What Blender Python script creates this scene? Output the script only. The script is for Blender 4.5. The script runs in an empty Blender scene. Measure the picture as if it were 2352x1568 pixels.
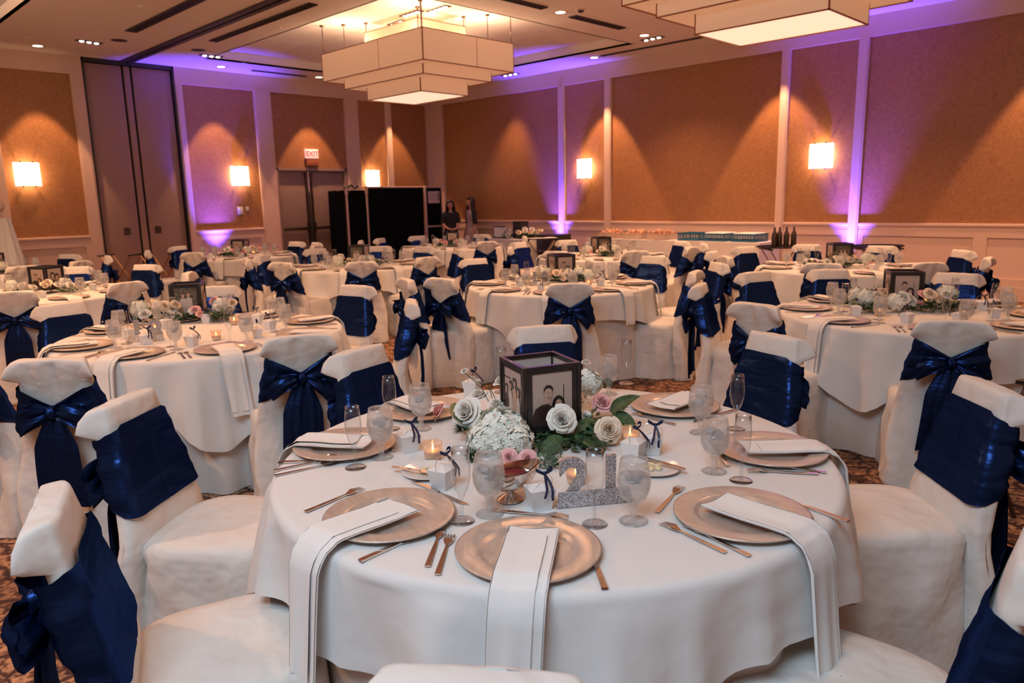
import bpy, bmesh, math, random
from mathutils import Vector, Matrix, noise
PI = math.pi
C = bpy.context.scene
COL = C.collection
cos, sin = math.cos, math.sin

# ---------------------------------------------------------------- camera, world, exposure, main lights
XR, YB, HC, PT, RL = 12.10, 14.65, 4.08, 3.78, 1.05
F_PX, YAW, PIT, ROLL, CAMH = 1700.0, 0.7900, 0.1909, -0.0215, 1.54
fw = Vector((sin(YAW) * cos(PIT), cos(YAW) * cos(PIT), -sin(PIT)))
r0 = Vector((cos(YAW), -sin(YAW), 0)); u0 = r0.cross(fw)
rt = cos(ROLL) * r0 + sin(ROLL) * u0; up = -sin(ROLL) * r0 + cos(ROLL) * u0
cd = bpy.data.cameras.new('camera'); cam = bpy.data.objects.new('camera', cd); COL.objects.link(cam)
cam.matrix_world = Matrix(((rt.x, up.x, -fw.x, 0), (rt.y, up.y, -fw.y, 0), (rt.z, up.z, -fw.z, CAMH), (0, 0, 0, 1)))
cd.sensor_width = 36; cd.lens = 36 * F_PX / 2352; cd.clip_start = .05; cd.clip_end = 100
cd.dof.use_dof = True; cd.dof.focus_distance = 2.3; cd.dof.aperture_fstop = 5.6
C.camera = cam
W = bpy.data.worlds.new('world'); C.world = W; W.use_nodes = True
W.node_tree.nodes['Background'].inputs[0].default_value = (1.0, .52, .33, 1)
W.node_tree.nodes['Background'].inputs[1].default_value = .38
C.view_settings.view_transform = 'Standard'; C.view_settings.look = 'None'
C.view_settings.exposure = -0.10; C.view_settings.gamma = 1; C.view_settings.use_curve_mapping = False
cy = C.cycles
cy.max_bounces = 6; cy.diffuse_bounces = 3; cy.glossy_bounces = 3; cy.transmission_bounces = 5; cy.transparent_max_bounces = 14
cy.caustics_reflective = False; cy.caustics_refractive = False; cy.sample_clamp_indirect = 4; cy.use_denoising = True

def px(x, y, z):
    d = (x - 1176) / F_PX * rt - (y - 784) / F_PX * up + fw
    t = (z - CAMH) / d.z
    return Vector((d.x * t, d.y * t, z))
def pxx(x, y, X=XR):
    d = (x - 1176) / F_PX * rt - (y - 784) / F_PX * up + fw
    t = X / d.x
    return Vector((X, d.y * t, CAMH + d.z * t))
def pxy(x, y, Y=YB):
    d = (x - 1176) / F_PX * rt - (y - 784) / F_PX * up + fw
    t = Y / d.y
    return Vector((d.x * t, Y, CAMH + d.z * t))
def scr(p):
    v = Vector(p) - Vector((0, 0, CAMH)); z = v.dot(fw)
    return 1176 + F_PX * v.dot(rt) / z, 784 - F_PX * v.dot(up) / z

WARM = (1.0, .50, .245)
def light(kind, name, loc, energy, color, aim=None, size=.1, spot=None, blend=.5, size_y=None):
    l = bpy.data.lights.new(name, kind); l.energy = energy; l.color = color
    if kind == 'AREA':
        l.shape = 'RECTANGLE'; l.size = size; l.size_y = size_y or size
    else: l.shadow_soft_size = size
    if kind == 'SPOT': l.spot_size = spot; l.spot_blend = blend
    o = bpy.data.objects.new(name, l); COL.objects.link(o); o.location = loc
    a = Vector(aim) if aim else Vector(loc) - Vector((0, 0, 1))
    o.rotation_euler = (a - Vector(loc)).to_track_quat('-Z', 'Y').to_euler()
    return o
# added cool fill light below the ceiling, with no fitting, brightening the front table
light('AREA', 'cool_fill_light', (-1.0, .5, 3.85), 145, (.62, .84, 1.0), (1.3, 1.5, 0), 2.2, size_y=1.6)
# unseen cans added for general room light (their fittings are built with the others)
CANS = [(1.5, 1.2), (4.6, 1.2), (1.5, 4.6), (4.9, 4.6), (8.9, 4.6), (8.9, 1.4), (1.6, 8.0), (-1.6, 4.6), (-1.6, 8.0)]
for i, p in enumerate(CANS):
    light('SPOT', 'added_can_light', (p[0], p[1], HC - .03), 38 if i == 0 else 100 if i < 3 else 430 if i != 6 and i != 8 else 560, WARM, size=.09, spot=2.3, blend=.7)

# ---------------------------------------------------------------- materials
def mat(name, col, rough=.6, metal=0, emis=None, es=1, bump=None, sheen=0, spec=None, aniso=0, coat=0, trans=0, ior=None, mottle=None):
    m = bpy.data.materials.new(name); m.use_nodes = True; nt = m.node_tree; b = nt.nodes['Principled BSDF']
    b.inputs['Base Color'].default_value = (*col, 1); b.inputs['Roughness'].default_value = rough; b.inputs['Metallic'].default_value = metal
    if emis: b.inputs['Emission Color'].default_value = (*emis, 1); b.inputs['Emission Strength'].default_value = es
    if sheen: b.inputs['Sheen Weight'].default_value = sheen; b.inputs['Sheen Roughness'].default_value = .4
    if spec is not None: b.inputs['Specular IOR Level'].default_value = spec
    if aniso: b.inputs['Anisotropic'].default_value = aniso
    if coat: b.inputs['Coat Weight'].default_value = coat
    if trans: b.inputs['Transmission Weight'].default_value = trans
    if ior: b.inputs['IOR'].default_value = ior
    N = nt.nodes; L = nt.links
    if bump or mottle:
        tc = N.new('ShaderNodeTexCoord')
    if bump:
        n = N.new('ShaderNodeTexNoise'); n.inputs['Scale'].default_value = bump[0]; n.inputs['Detail'].default_value = 3
        L.new(tc.outputs['Object'], n.inputs['Vector'])
        bp = N.new('ShaderNodeBump'); bp.inputs['Strength'].default_value = bump[1]; bp.inputs['Distance'].default_value = bump[2] if len(bump) > 2 else .01
        L.new(n.outputs['Fac'], bp.inputs['Height']); L.new(bp.outputs['Normal'], b.inputs['Normal'])
    if mottle:
        n = N.new('ShaderNodeTexNoise'); n.inputs['Scale'].default_value = mottle[0]; n.inputs['Detail'].default_value = 4
        L.new(tc.outputs['Object'], n.inputs['Vector'])
        r = N.new('ShaderNodeValToRGB'); r.color_ramp.elements[0].position = .35; r.color_ramp.elements[1].position = .65
        r.color_ramp.elements[0].color = (*[c * mottle[1] for c in col], 1); r.color_ramp.elements[1].color = (*[min(1, c * mottle[2]) for c in col], 1)
        L.new(n.outputs['Fac'], r.inputs[0]); L.new(r.outputs[0], b.inputs['Base Color'])
    return m
def thin_glass(name, tint=(.96, .97, .97), frost=0, k=.5):
    m = bpy.data.materials.new(name); m.use_nodes = True; nt = m.node_tree; N = nt.nodes; L = nt.links
    N.remove(N['Principled BSDF']); out = N['Material Output']
    t = N.new('ShaderNodeBsdfTransparent'); t.inputs[0].default_value = (*tint, 1)
    g = N.new('ShaderNodeBsdfGlossy'); g.inputs['Roughness'].default_value = .06; g.inputs[0].default_value = (1, 1, 1, 1)
    lw = N.new('ShaderNodeLayerWeight'); lw.inputs['Blend'].default_value = .5
    pw = N.new('ShaderNodeMath'); pw.operation = 'POWER'; pw.inputs[1].default_value = 3.2; L.new(lw.outputs['Facing'], pw.inputs[0])
    ma = N.new('ShaderNodeMath'); ma.operation = 'MULTIPLY_ADD'; ma.inputs[1].default_value = k; ma.inputs[2].default_value = .045; L.new(pw.outputs[0], ma.inputs[0])
    mx = N.new('ShaderNodeMixShader'); L.new(ma.outputs[0], mx.inputs[0]); L.new(t.outputs[0], mx.inputs[1]); L.new(g.outputs[0], mx.inputs[2])
    last = mx
    if frost:
        d = N.new('ShaderNodeBsdfDiffuse'); d.inputs[0].default_value = (.85, .84, .84, 1)
        tl = N.new('ShaderNodeBsdfTranslucent'); tl.inputs[0].default_value = (.9, .88, .88, 1)
        a = N.new('ShaderNodeMixShader'); a.inputs[0].default_value = .5; L.new(d.outputs[0], a.inputs[1]); L.new(tl.outputs[0], a.inputs[2])
        tc = N.new('ShaderNodeTexCoord'); n = N.new('ShaderNodeTexNoise'); n.inputs['Scale'].default_value = 28
        L.new(tc.outputs['Object'], n.inputs['Vector'])
        mr = N.new('ShaderNodeMapRange'); mr.inputs[1].default_value = .3; mr.inputs[2].default_value = .7; mr.inputs[3].default_value = frost * .5; mr.inputs[4].default_value = frost * 1.3
        L.new(n.outputs['Fac'], mr.inputs[0])
        mm = N.new('ShaderNodeMixShader'); L.new(mr.outputs[0], mm.inputs[0]); L.new(mx.outputs[0], mm.inputs[1]); L.new(a.outputs[0], mm.inputs[2])
        last = mm
    L.new(last.outputs[0], out.inputs[0])
    return m
M = {}
M['cloth'] = mat('white_table_linen', (.78, .77, .765), .85, bump=(5, .30, .03), sheen=.1)
M['skirt'] = mat('under_cloth', (.72, .69, .67), .85, bump=(900, .1, .002), sheen=.1)
M['cover'] = mat('chair_cover_fabric', (.77, .735, .70), .62, bump=(5, .6, .06), sheen=.1)
M['napkin'] = mat('napkin_linen', (.84, .83, .82), .85, bump=(700, .15, .002))
M['paint'] = mat('cream_paint', (.70, .52, .43), .45)
M['ceil'] = mat('ceiling_paint', (.86, .80, .74), .9, bump=(60, .05))
M['coffer'] = mat('coffer_paint', (.86, .80, .76), .9)
M['darkmetal'] = mat('dark_frame', (.012, .010, .012), .4)
M['vent'] = mat('vent_slot_black', (.03, .018, .014), .6)
M['partition'] = mat('partition_vinyl', (.36, .24, .20), .7, bump=(300, .15, .003), mottle=(40, .92, 1.08))
M['door'] = mat('door_laminate', (.30, .21, .18), .5)
M['steel'] = mat('brushed_steel', (.55, .50, .46), .28, 1)
M['bronze'] = mat('bronze_hardware', (.10, .07, .055), .35, .8)
M['silver'] = mat('polished_cutlery', (.72, .63, .58), .13, 1)
M['black'] = mat('black_fabric', (.004, .004, .005), .95, spec=.1)
M['blackpl'] = mat('black_plastic', (.012, .012, .014), .35)
M['frame'] = mat('black_wood_frame', (.012, .010, .012), .3, coat=.3)
M['rose_w'] = mat('white_petals', (.84, .82, .76), .55, sheen=.2)
M['rose_c'] = mat('cream_petals', (.88, .72, .56), .55, sheen=.2)
M['rose_p'] = mat('pink_petals', (.88, .48, .48), .55, sheen=.2)
M['hyd'] = mat('hydrangea_petals', (.86, .88, .80), .6, mottle=(30, .85, 1.1))
M['leaf'] = mat('green_leaf', (.035, .085, .035), .42, mottle=(12, .6, 1.5))
M['leaf2'] = mat('grey_green_foliage', (.10, .17, .12), .6, mottle=(40, .6, 1.6))
M['stem'] = mat('green_stem', (.06, .12, .05), .6)
M['glass'] = thin_glass('clear_glass', tint=(.93, .94, .95), k=1.3)
M['goblet'] = thin_glass('chilled_glass', frost=.34, k=.75)
M['water'] = thin_glass('iced_water', (.9, .92, .93), frost=.12, k=.35)
M['ice'] = mat('ice', (.9, .9, .92), .15, trans=.6)
M['card'] = mat('white_card', (.80, .79, .79), .55)
M['navyribbon'] = mat('navy_ribbon', (.008, .014, .06), .35)
M['wax'] = mat('candle_wax', (.85, .75, .62), .4)
M['flame'] = mat('candle_flame', (1, .6, .2), .5, emis=(1, .55, .18), es=18)
M['votive'] = thin_glass('votive_glass', (1, .84, .72), frost=.35)
M['sauce'] = mat('red_sauce', (.16, .008, .02), .12, coat=.5)
M['butter'] = mat('butter', (.82, .70, .46), .5)
M['china'] = mat('white_china', (.80, .78, .76), .2)
M['shade'] = mat('fabric_lampshade', (.80, .62, .46), .8, emis=(1.0, .52, .29), es=.26)
M['shade_hot'] = mat('lit_diffuser', (.9, .85, .75), .6, emis=(1.0, .72, .50), es=1.0)
M['sconce'] = mat('glowing_alabaster', (.9, .85, .75), .6, emis=(1.0, .74, .50), es=5)
M['lamp'] = mat('lamp_lens', (.9, .9, .85), .4, emis=(1.0, .78, .56), es=5)
M['bulb'] = mat('spot_bulb', (.9, .9, .85), .4, emis=(1.0, .88, .74), es=9)
M['exit'] = mat('exit_sign_face', (.9, .7, .68), .4, emis=(1.0, .46, .38), es=1.1)
M['exitred'] = mat('exit_letters', (.8, .05, .05), .4, emis=(1.0, .14, .10), es=1.0)
M['wood'] = mat('trim_wood_edge', (.35, .12, .06), .4)
M['skin'] = mat('skin', (.50, .25, .17), .6)
M['hair'] = mat('dark_hair', (.01, .007, .006), .5)
M['dress_b'] = mat('black_dress', (.008, .008, .010), .8)
M['dress_g'] = mat('grey_lace_dress', (.42, .34, .32), .8, bump=(120, .4))
M['gold'] = mat('brass_legs', (.75, .48, .22), .25, 1)
M['crate'] = mat('blue_plastic_crate', (.02, .14, .26), .5)
M['wicker'] = mat('clear_plastic_tub', (.6, .45, .36), .3)
M['petal_o'] = mat('peach_sweets', (.85, .50, .32), .6)
M['paper'] = mat('printed_paper', (.72, .60, .54), .7)
M['ink'] = mat('printed_ink', (.02, .018, .018), .7)
M['photo_bg'] = mat('photo_wall_tone', (.50, .39, .34), .35)
M['photo_dk'] = mat('photo_dark_tone', (.045, .025, .022), .35)
M['photo_hair'] = mat('photo_hair_tone', (.015, .010, .010), .35)
M['photo_skin'] = mat('photo_skin_tone', (.55, .36, .27), .35)
M['photo_lt'] = mat('photo_light_tone', (.60, .52, .48), .35)
M['photo_tree'] = mat('photo_foliage_tone', (.09, .08, .065), .35, mottle=(60, .3, 2.2))
M['purple'] = mat('led_lens', (.3, .2, .9), .3, emis=(.35, .18, 1.0), es=12)
M['pump'] = mat('table_laminate', (.35, .28, .22), .5)

def satin():
    m = bpy.data.materials.new('navy_satin'); m.use_nodes = True; nt = m.node_tree; N = nt.nodes; L = nt.links
    N.remove(N['Principled BSDF']); df = N.new('ShaderNodeBsdfDiffuse'); df.inputs[0].default_value = (.0024, .0050, .020, 1)
    gl = N.new('ShaderNodeBsdfGlossy'); gl.inputs[0].default_value = (.011, .027, .10, 1); gl.inputs['Roughness'].default_value = .30
    ad = N.new('ShaderNodeAddShader'); L.new(df.outputs[0], ad.inputs[0]); L.new(gl.outputs[0], ad.inputs[1]); L.new(ad.outputs[0], N['Material Output'].inputs[0])
    tc = N.new('ShaderNodeTexCoord'); mp = N.new('ShaderNodeMapping'); mp.inputs['Scale'].default_value = (6, 6, 22)
    n = N.new('ShaderNodeTexNoise'); n.inputs['Scale'].default_value = 1.0; n.inputs['Detail'].default_value = 2
    L.new(tc.outputs['Object'], mp.inputs[0]); L.new(mp.outputs[0], n.inputs['Vector'])
    bp = N.new('ShaderNodeBump'); bp.inputs['Strength'].default_value = .35; bp.inputs['Distance'].default_value = .02
    L.new(n.outputs['Fac'], bp.inputs['Height']); L.new(bp.outputs[0], df.inputs['Normal']); L.new(bp.outputs[0], gl.inputs['Normal'])
    return m
M['satin'] = satin()
def charger_mat():
    m = mat('champagne_charger', (.56, .36, .25), .34, .38)
    nt = m.node_tree; N = nt.nodes; L = nt.links; b = N['Principled BSDF']
    tc = N.new('ShaderNodeTexCoord'); mp = N.new('ShaderNodeMapping'); mp.inputs['Scale'].default_value = (14, 60, 14)
    n = N.new('ShaderNodeTexNoise'); n.inputs['Scale'].default_value = 1; n.inputs['Detail'].default_value = 5
    L.new(tc.outputs['Object'], mp.inputs[0]); L.new(mp.outputs[0], n.inputs['Vector'])
    r = N.new('ShaderNodeValToRGB'); r.color_ramp.elements[0].color = (.55, .45, .385, 1); r.color_ramp.elements[1].color = (.72, .60, .52, 1)
    r.color_ramp.elements[0].position = .3; r.color_ramp.elements[1].position = .7
    L.new(n.outputs['Fac'], r.inputs[0]); L.new(r.outputs[0], b.inputs['Base Color'])
    mr = N.new('ShaderNodeMapRange'); mr.inputs[3].default_value = .24; mr.inputs[4].default_value = .42
    L.new(n.outputs['Fac'], mr.inputs[0]); L.new(mr.outputs[0], b.inputs['Roughness'])
    return m
M['charger'] = charger_mat()
def glitter_mat():
    m = mat('silver_glitter', (.5, .5, .52), .4, .7); nt = m.node_tree; N = nt.nodes; L = nt.links; b = N['Principled BSDF']
    tc = N.new('ShaderNodeTexCoord'); v = N.new('ShaderNodeTexVoronoi'); v.inputs['Scale'].default_value = 700
    L.new(tc.outputs['Object'], v.inputs['Vector'])
    sp = N.new('ShaderNodeSeparateColor'); L.new(v.outputs['Color'], sp.inputs[0])
    r = N.new('ShaderNodeValToRGB'); e = r.color_ramp.elements; e[0].color = (.10, .10, .11, 1); e[0].position = .1; e[1].color = (.95, .95, 1, 1); e[1].position = .95
    L.new(sp.outputs[0], r.inputs[0]); L.new(r.outputs[0], b.inputs['Base Color'])
    bp = N.new('ShaderNodeBump'); bp.inputs['Strength'].default_value = 1; bp.inputs['Distance'].default_value = .004
    L.new(sp.outputs[1], bp.inputs['Height']); L.new(bp.outputs[0], b.inputs['Normal'])
    return m
M['glitter'] = glitter_mat()
def paper_mat():
    m = mat('brocade_wallpaper', (.40, .20, .085), .5); nt = m.node_tree; N = nt.nodes; L = nt.links; b = N['Principled BSDF']
    tc = N.new('ShaderNodeTexCoord')
    n1 = N.new('ShaderNodeTexNoise'); n1.inputs['Scale'].default_value = 11; n1.inputs['Detail'].default_value = 3; n1.inputs['Distortion'].default_value = 2.2
    n2 = N.new('ShaderNodeTexNoise'); n2.inputs['Scale'].default_value = 60; n2.inputs['Detail'].default_value = 4
    L.new(tc.outputs['Object'], n1.inputs['Vector']); L.new(tc.outputs['Object'], n2.inputs['Vector'])
    a = N.new('ShaderNodeMath'); a.operation = 'ADD'; s = N.new('ShaderNodeMath'); s.operation = 'MULTIPLY'; s.inputs[1].default_value = .45
    L.new(n2.outputs['Fac'], s.inputs[0]); L.new(n1.outputs['Fac'], a.inputs[0]); L.new(s.outputs[0], a.inputs[1])
    r = N.new('ShaderNodeValToRGB'); e = r.color_ramp.elements; e[0].position = .5; e[0].color = (.29, .130, .053, 1); e[1].position = .95; e[1].color = (.41, .20, .083, 1)
    L.new(a.outputs[0], r.inputs[0]); L.new(r.outputs[0], b.inputs['Base Color'])
    return m
M['wallpaper'] = paper_mat()
def carpet_mat():
    m = mat('patterned_carpet', (.3, .15, .08), .95); nt = m.node_tree; N = nt.nodes; L = nt.links; b = N['Principled BSDF']
    tc = N.new('ShaderNodeTexCoord')
    w = N.new('ShaderNodeTexNoise'); w.inputs['Scale'].default_value = 5; w.inputs['Detail'].default_value = 4
    mxv = N.new('ShaderNodeMix'); mxv.data_type = 'RGBA'; mxv.blend_type = 'LINEAR_LIGHT'; mxv.inputs[0].default_value = .10
    L.new(tc.outputs['Object'], w.inputs['Vector']); L.new(tc.outputs['Object'], mxv.inputs[6]); L.new(w.outputs['Color'], mxv.inputs[7])
    v = N.new('ShaderNodeTexVoronoi'); v.feature = 'DISTANCE_TO_EDGE'; v.inputs['Scale'].default_value = 9
    mp = N.new('ShaderNodeMapping'); mp.inputs['Scale'].default_value = (1, .62, 1); mp.inputs['Rotation'].default_value = (0, 0, .9)
    L.new(mxv.outputs[2], mp.inputs[0]); L.new(mp.outputs[0], v.inputs['Vector'])
    n = N.new('ShaderNodeTexNoise'); n.inputs['Scale'].default_value = 38; n.inputs['Detail'].default_value = 5
    L.new(tc.outputs['Object'], n.inputs['Vector'])
    g = N.new('ShaderNodeTexNoise'); g.inputs['Scale'].default_value = 1.1; g.inputs['Detail'].default_value = 2
    L.new(tc.outputs['Object'], g.inputs['Vector'])
    r1 = N.new('ShaderNodeValToRGB'); e = r1.color_ramp.elements; e[0].position = .03; e[0].color = (0, 0, 0, 1); e[1].position = .12; e[1].color = (1, 1, 1, 1)
    L.new(v.outputs['Distance'], r1.inputs[0])
    r2 = N.new('ShaderNodeValToRGB'); e = r2.color_ramp.elements; e[0].position = .40; e[0].color = (.13, .055, .038, 1); e[1].position = .56; e[1].color = (.62, .36, .21, 1)
    L.new(n.outputs['Fac'], r2.inputs[0])
    mx = N.new('ShaderNodeMix'); mx.data_type = 'RGBA'; mx.inputs[6].default_value = (.07, .028, .025, 1)
    L.new(r1.outputs[0], mx.inputs[0]); L.new(r2.outputs[0], mx.inputs[7])
    r3 = N.new('ShaderNodeValToRGB'); e = r3.color_ramp.elements; e[0].position = .4; e[0].color = (.6, .5, .45, 1); e[1].position = .62; e[1].color = (1, 1, 1, 1)
    L.new(g.outputs['Fac'], r3.inputs[0])
    mm = N.new('ShaderNodeMix'); mm.data_type = 'RGBA'; mm.blend_type = 'MULTIPLY'; mm.inputs[0].default_value = 1
    L.new(mx.outputs[2], mm.inputs[6]); L.new(r3.outputs[0], mm.inputs[7]); L.new(mm.outputs[2], b.inputs['Base Color'])
    bp = N.new('ShaderNodeBump'); bp.inputs['Strength'].default_value = .5; bp.inputs['Distance'].default_value = .006
    L.new(n.outputs['Fac'], bp.inputs['Height']); L.new(bp.outputs[0], b.inputs['Normal'])
    return m
M['carpet'] = carpet_mat()

# ---------------------------------------------------------------- mesh helpers
class MB:
    def __init__(s): s.v = []; s.f = []; s.m = []; s.cur = 0
    def face(s, idx): s.f.append(tuple(idx)); s.m.append(s.cur)
    def box(s, x0, y0, z0, x1, y1, z1, mtx=None, bev=0):
        if bev:
            return s.rbox(x0, y0, z0, x1, y1, z1, bev, mtx)
        b = len(s.v)
        P = [(x, y, z) for z in (z0, z1) for y in (y0, y1) for x in (x0, x1)]
        s.v += [tuple(mtx @ Vector(p)) if mtx else p for p in P]
        for q in ((0, 2, 3, 1), (4, 5, 7, 6), (0, 1, 5, 4), (2, 6, 7, 3), (0, 4, 6, 2), (1, 3, 7, 5)): s.face([b + i for i in q])
        return s
    def rbox(s, x0, y0, z0, x1, y1, z1, r, mtx=None):
        bm = bmesh.new(); bmesh.ops.create_cube(bm, size=1)
        for v in bm.verts: v.co = Vector(((x0 + x1) / 2 + v.co.x * (x1 - x0), (y0 + y1) / 2 + v.co.y * (y1 - y0), (z0 + z1) / 2 + v.co.z * (z1 - z0)))
        bmesh.ops.bevel(bm, geom=bm.edges[:], offset=r, segments=2, affect='EDGES', profile=.5)
        return s.bm(bm, mtx)
    def bm(s, bm, mtx=None):
        b = len(s.v); bm.verts.ensure_lookup_table(); bm.verts.index_update()
        s.v += [tuple(mtx @ v.co) if mtx else tuple(v.co) for v in bm.verts]
        for f in bm.faces: s.face([b + v.index for v in f.verts])
        bm.free(); return s
    def lathe(s, prof, n=24, mtx=None, caps=False):
        b = len(s.v); k = len(prof)
        for i in range(n):
            a = 2 * PI * i / n
            for (r, z) in prof:
                p = Vector((r * cos(a), r * sin(a), z)); s.v.append(tuple(mtx @ p) if mtx else tuple(p))
        for i in range(n):
            j = (i + 1) % n
            for q in range(k - 1):
                s.face((b + i * k + q, b + j * k + q, b + j * k + q + 1, b + i * k + q + 1))
        return s
    def grid(s, fn, nu, nv, cu=False, cv=False):
        b = len(s.v)
        for i in range(nu):
            for j in range(nv): s.v.append(tuple(fn(i / (nu if cu else nu - 1), j / (nv if cv else nv - 1))))
        for i in range(nu if cu else nu - 1):
            for j in range(nv if cv else nv - 1):
                i2 = (i + 1) % nu; j2 = (j + 1) % nv
                s.face((b + i * nv + j, b + i2 * nv + j, b + i2 * nv + j2, b + i * nv + j2))
        return s
    def tube(s, pts, r, n=8, caps=True):
        pts = [Vector(p) for p in pts]; b = len(s.v); k = len(pts)
        rr = r if isinstance(r, (list, tuple)) else [r] * k
        for i, p in enumerate(pts):
            t = (pts[min(i + 1, k - 1)] - pts[max(i - 1, 0)]).normalized()
            a = t.orthogonal().normalized() if i == 0 else (a - t * a.dot(t)).normalized()
            c = t.cross(a)
            for j in range(n):
                w = 2 * PI * j / n; s.v.append(tuple(p + rr[i] * (cos(w) * a + sin(w) * c)))
        for i in range(k - 1):
            for j in range(n):
                j2 = (j + 1) % n; s.face((b + i * n + j, b + i * n + j2, b + (i + 1) * n + j2, b + (i + 1) * n + j))
        if caps: s.face([b + j for j in range(n)][::-1]); s.face([b + (k - 1) * n + j for j in range(n)])
        return s
    def ell(s, c, r, mtx=None, nu=14, nv=9):
        b = len(s.v)
        def f(u, v):
            a = 2 * PI * u; e = PI * (v - .5) * .998
            p = Vector((c[0] + r[0] * cos(a) * cos(e), c[1] + r[1] * sin(a) * cos(e), c[2] + r[2] * sin(e)))
            return mtx @ p if mtx else p
        return s.grid(f, nu, nv, cu=True)
    def poly(s, pts):
        b = len(s.v); s.v += [tuple(p) for p in pts]; s.face(range(b, b + len(pts))); return s
    def prism(s, pts, h, mtx=None):
        b = len(s.v); n = len(pts)
        for z in (0, h):
            for p in pts:
                q = Vector((p[0], p[1], z)); s.v.append(tuple(mtx @ q) if mtx else tuple(q))
        s.face([b + i for i in range(n)][::-1]); s.face([b + n + i for i in range(n)])
        for i in range(n):
            j = (i + 1) % n; s.face((b + i, b + j, b + n + j, b + n + i))
        return s
    def mesh(s, name, mats, smooth=True):
        me = bpy.data.meshes.new(name); me.from_pydata(s.v, [], s.f)
        for m in (mats if isinstance(mats, (list, tuple)) else [mats]): me.materials.append(M[m] if isinstance(m, str) else m)
        me.polygons.foreach_set('material_index', s.m)
        if smooth is True: me.shade_smooth()
        elif smooth: me.shade_smooth(); me.set_sharp_from_angle(angle=smooth)
        me.update(); return me
    def build(s, name, mats, parent=None, loc=None, smooth=.7, rot=None):
        return put(name, s.mesh(name, mats, smooth), parent, loc, rot)
def put(name, me, parent=None, loc=None, rot=None):
    o = bpy.data.objects.new(name, me); COL.objects.link(o)
    if parent is not None: o.parent = parent
    if loc is not None: o.location = loc
    if rot is not None: o.rotation_euler = rot if isinstance(rot, (tuple, list)) else (0, 0, rot)
    return o
def tag(o, label, cat, group=None, kind=None):
    if label: o['label'] = label
    if cat: o['category'] = cat
    if group: o['group'] = group
    if kind: o['kind'] = kind
    return o
def thing(name, label, cat, loc=(0, 0, 0), rot=0, group=None):
    o = put(name, None, None, loc, rot); return tag(o, label, cat, group)
KIDS = {}
def dup(o, loc=None, rot=None, label=None, group=None, parent=None):
    if o.name not in KIDS: KIDS[o.name] = [c for c in COL.objects if c.parent == o]
    c = o.copy(); COL.objects.link(c)
    if parent is not None: c.parent = parent
    if loc is not None: c.location = loc
    if rot is not None: c.rotation_euler = rot if isinstance(rot, (tuple, list)) else (0, 0, rot)
    if label: c['label'] = label
    if group: c['group'] = group
    for k in KIDS[o.name]: dup(k, parent=c)
    return c
def struct(o): o['kind'] = 'structure'; return o
def lerp(a, b, t): return a + (b - a) * t
def pl(x, pts):
    if x <= pts[0][0]: return pts[0][1]
    for (a, b), (c, d) in zip(pts, pts[1:]):
        if x <= c:
            t = (x - a) / (c - a); t = t * t * (3 - 2 * t) if len(pts) > 2 else t; return b + (d - b) * t
    return pts[-1][1]

# ---------------------------------------------------------------- room shell
def wb(mb, wall, s0, s1, d0, d1, z0, z1, bev=0):
    if wall == 'back': mb.box(s0, YB - d1, z0, s1, YB - d0, z1, bev=bev)
    else: mb.box(XR - d1, s0, z0, XR - d0, s1, z1, bev=bev)
    return mb
X0, Y0 = -7.5, -5.0
struct(MB().box(X0, Y0, -.1, XR + .3, YB + .3, 0).build('floor', 'carpet'))
wall_b = MB()
for a, b_, z0, z1 in ((X0, 4.39, 0, HC), (5.94, 7.87, 0, HC), (7.87, 9.60, 2.27, HC), (9.60, XR, 0, HC)): wb(wall_b, 'back', a, b_, -.12, 0, z0, z1)
wall_b = struct(wall_b.build('wall_back', 'wallpaper'))
wall_r = struct(wb(MB(), 'right', Y0, YB, -.12, 0, 0, HC).build('wall_right', 'wallpaper'))
def part_box(name, m, parent, wall, s0, s1, d0, d1, z0, z1, bev=0):
    return wb(MB(), wall, s0, s1, d0, d1, z0, z1, bev).build(name, m, parent)
PIL = {'back': [(-7.4, -7.1), (-4.2, -4.0), (-1.0, -.8), (2.86, 3.04), (4.19, 4.385), (5.945, 6.07), (7.50, 7.86), (9.61, 9.96), (10.73, 10.88), (11.93, 12.06)],
       'right': [(-3.9, -3.75), (-2.6, -2.45), (.85, 1.0), (4.33, 4.48), (5.54, 5.68), (9.10, 9.26), (10.30, 10.46), (14.15, YB - .02)]}
def bays(wall, lo, hi):
    out = []; cur = lo
    for a, b_ in PIL[wall]:
        if a > cur: out.append((cur, a))
        cur = max(cur, b_)
    if hi > cur + .05: out.append((cur, hi))
    return out
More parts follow.
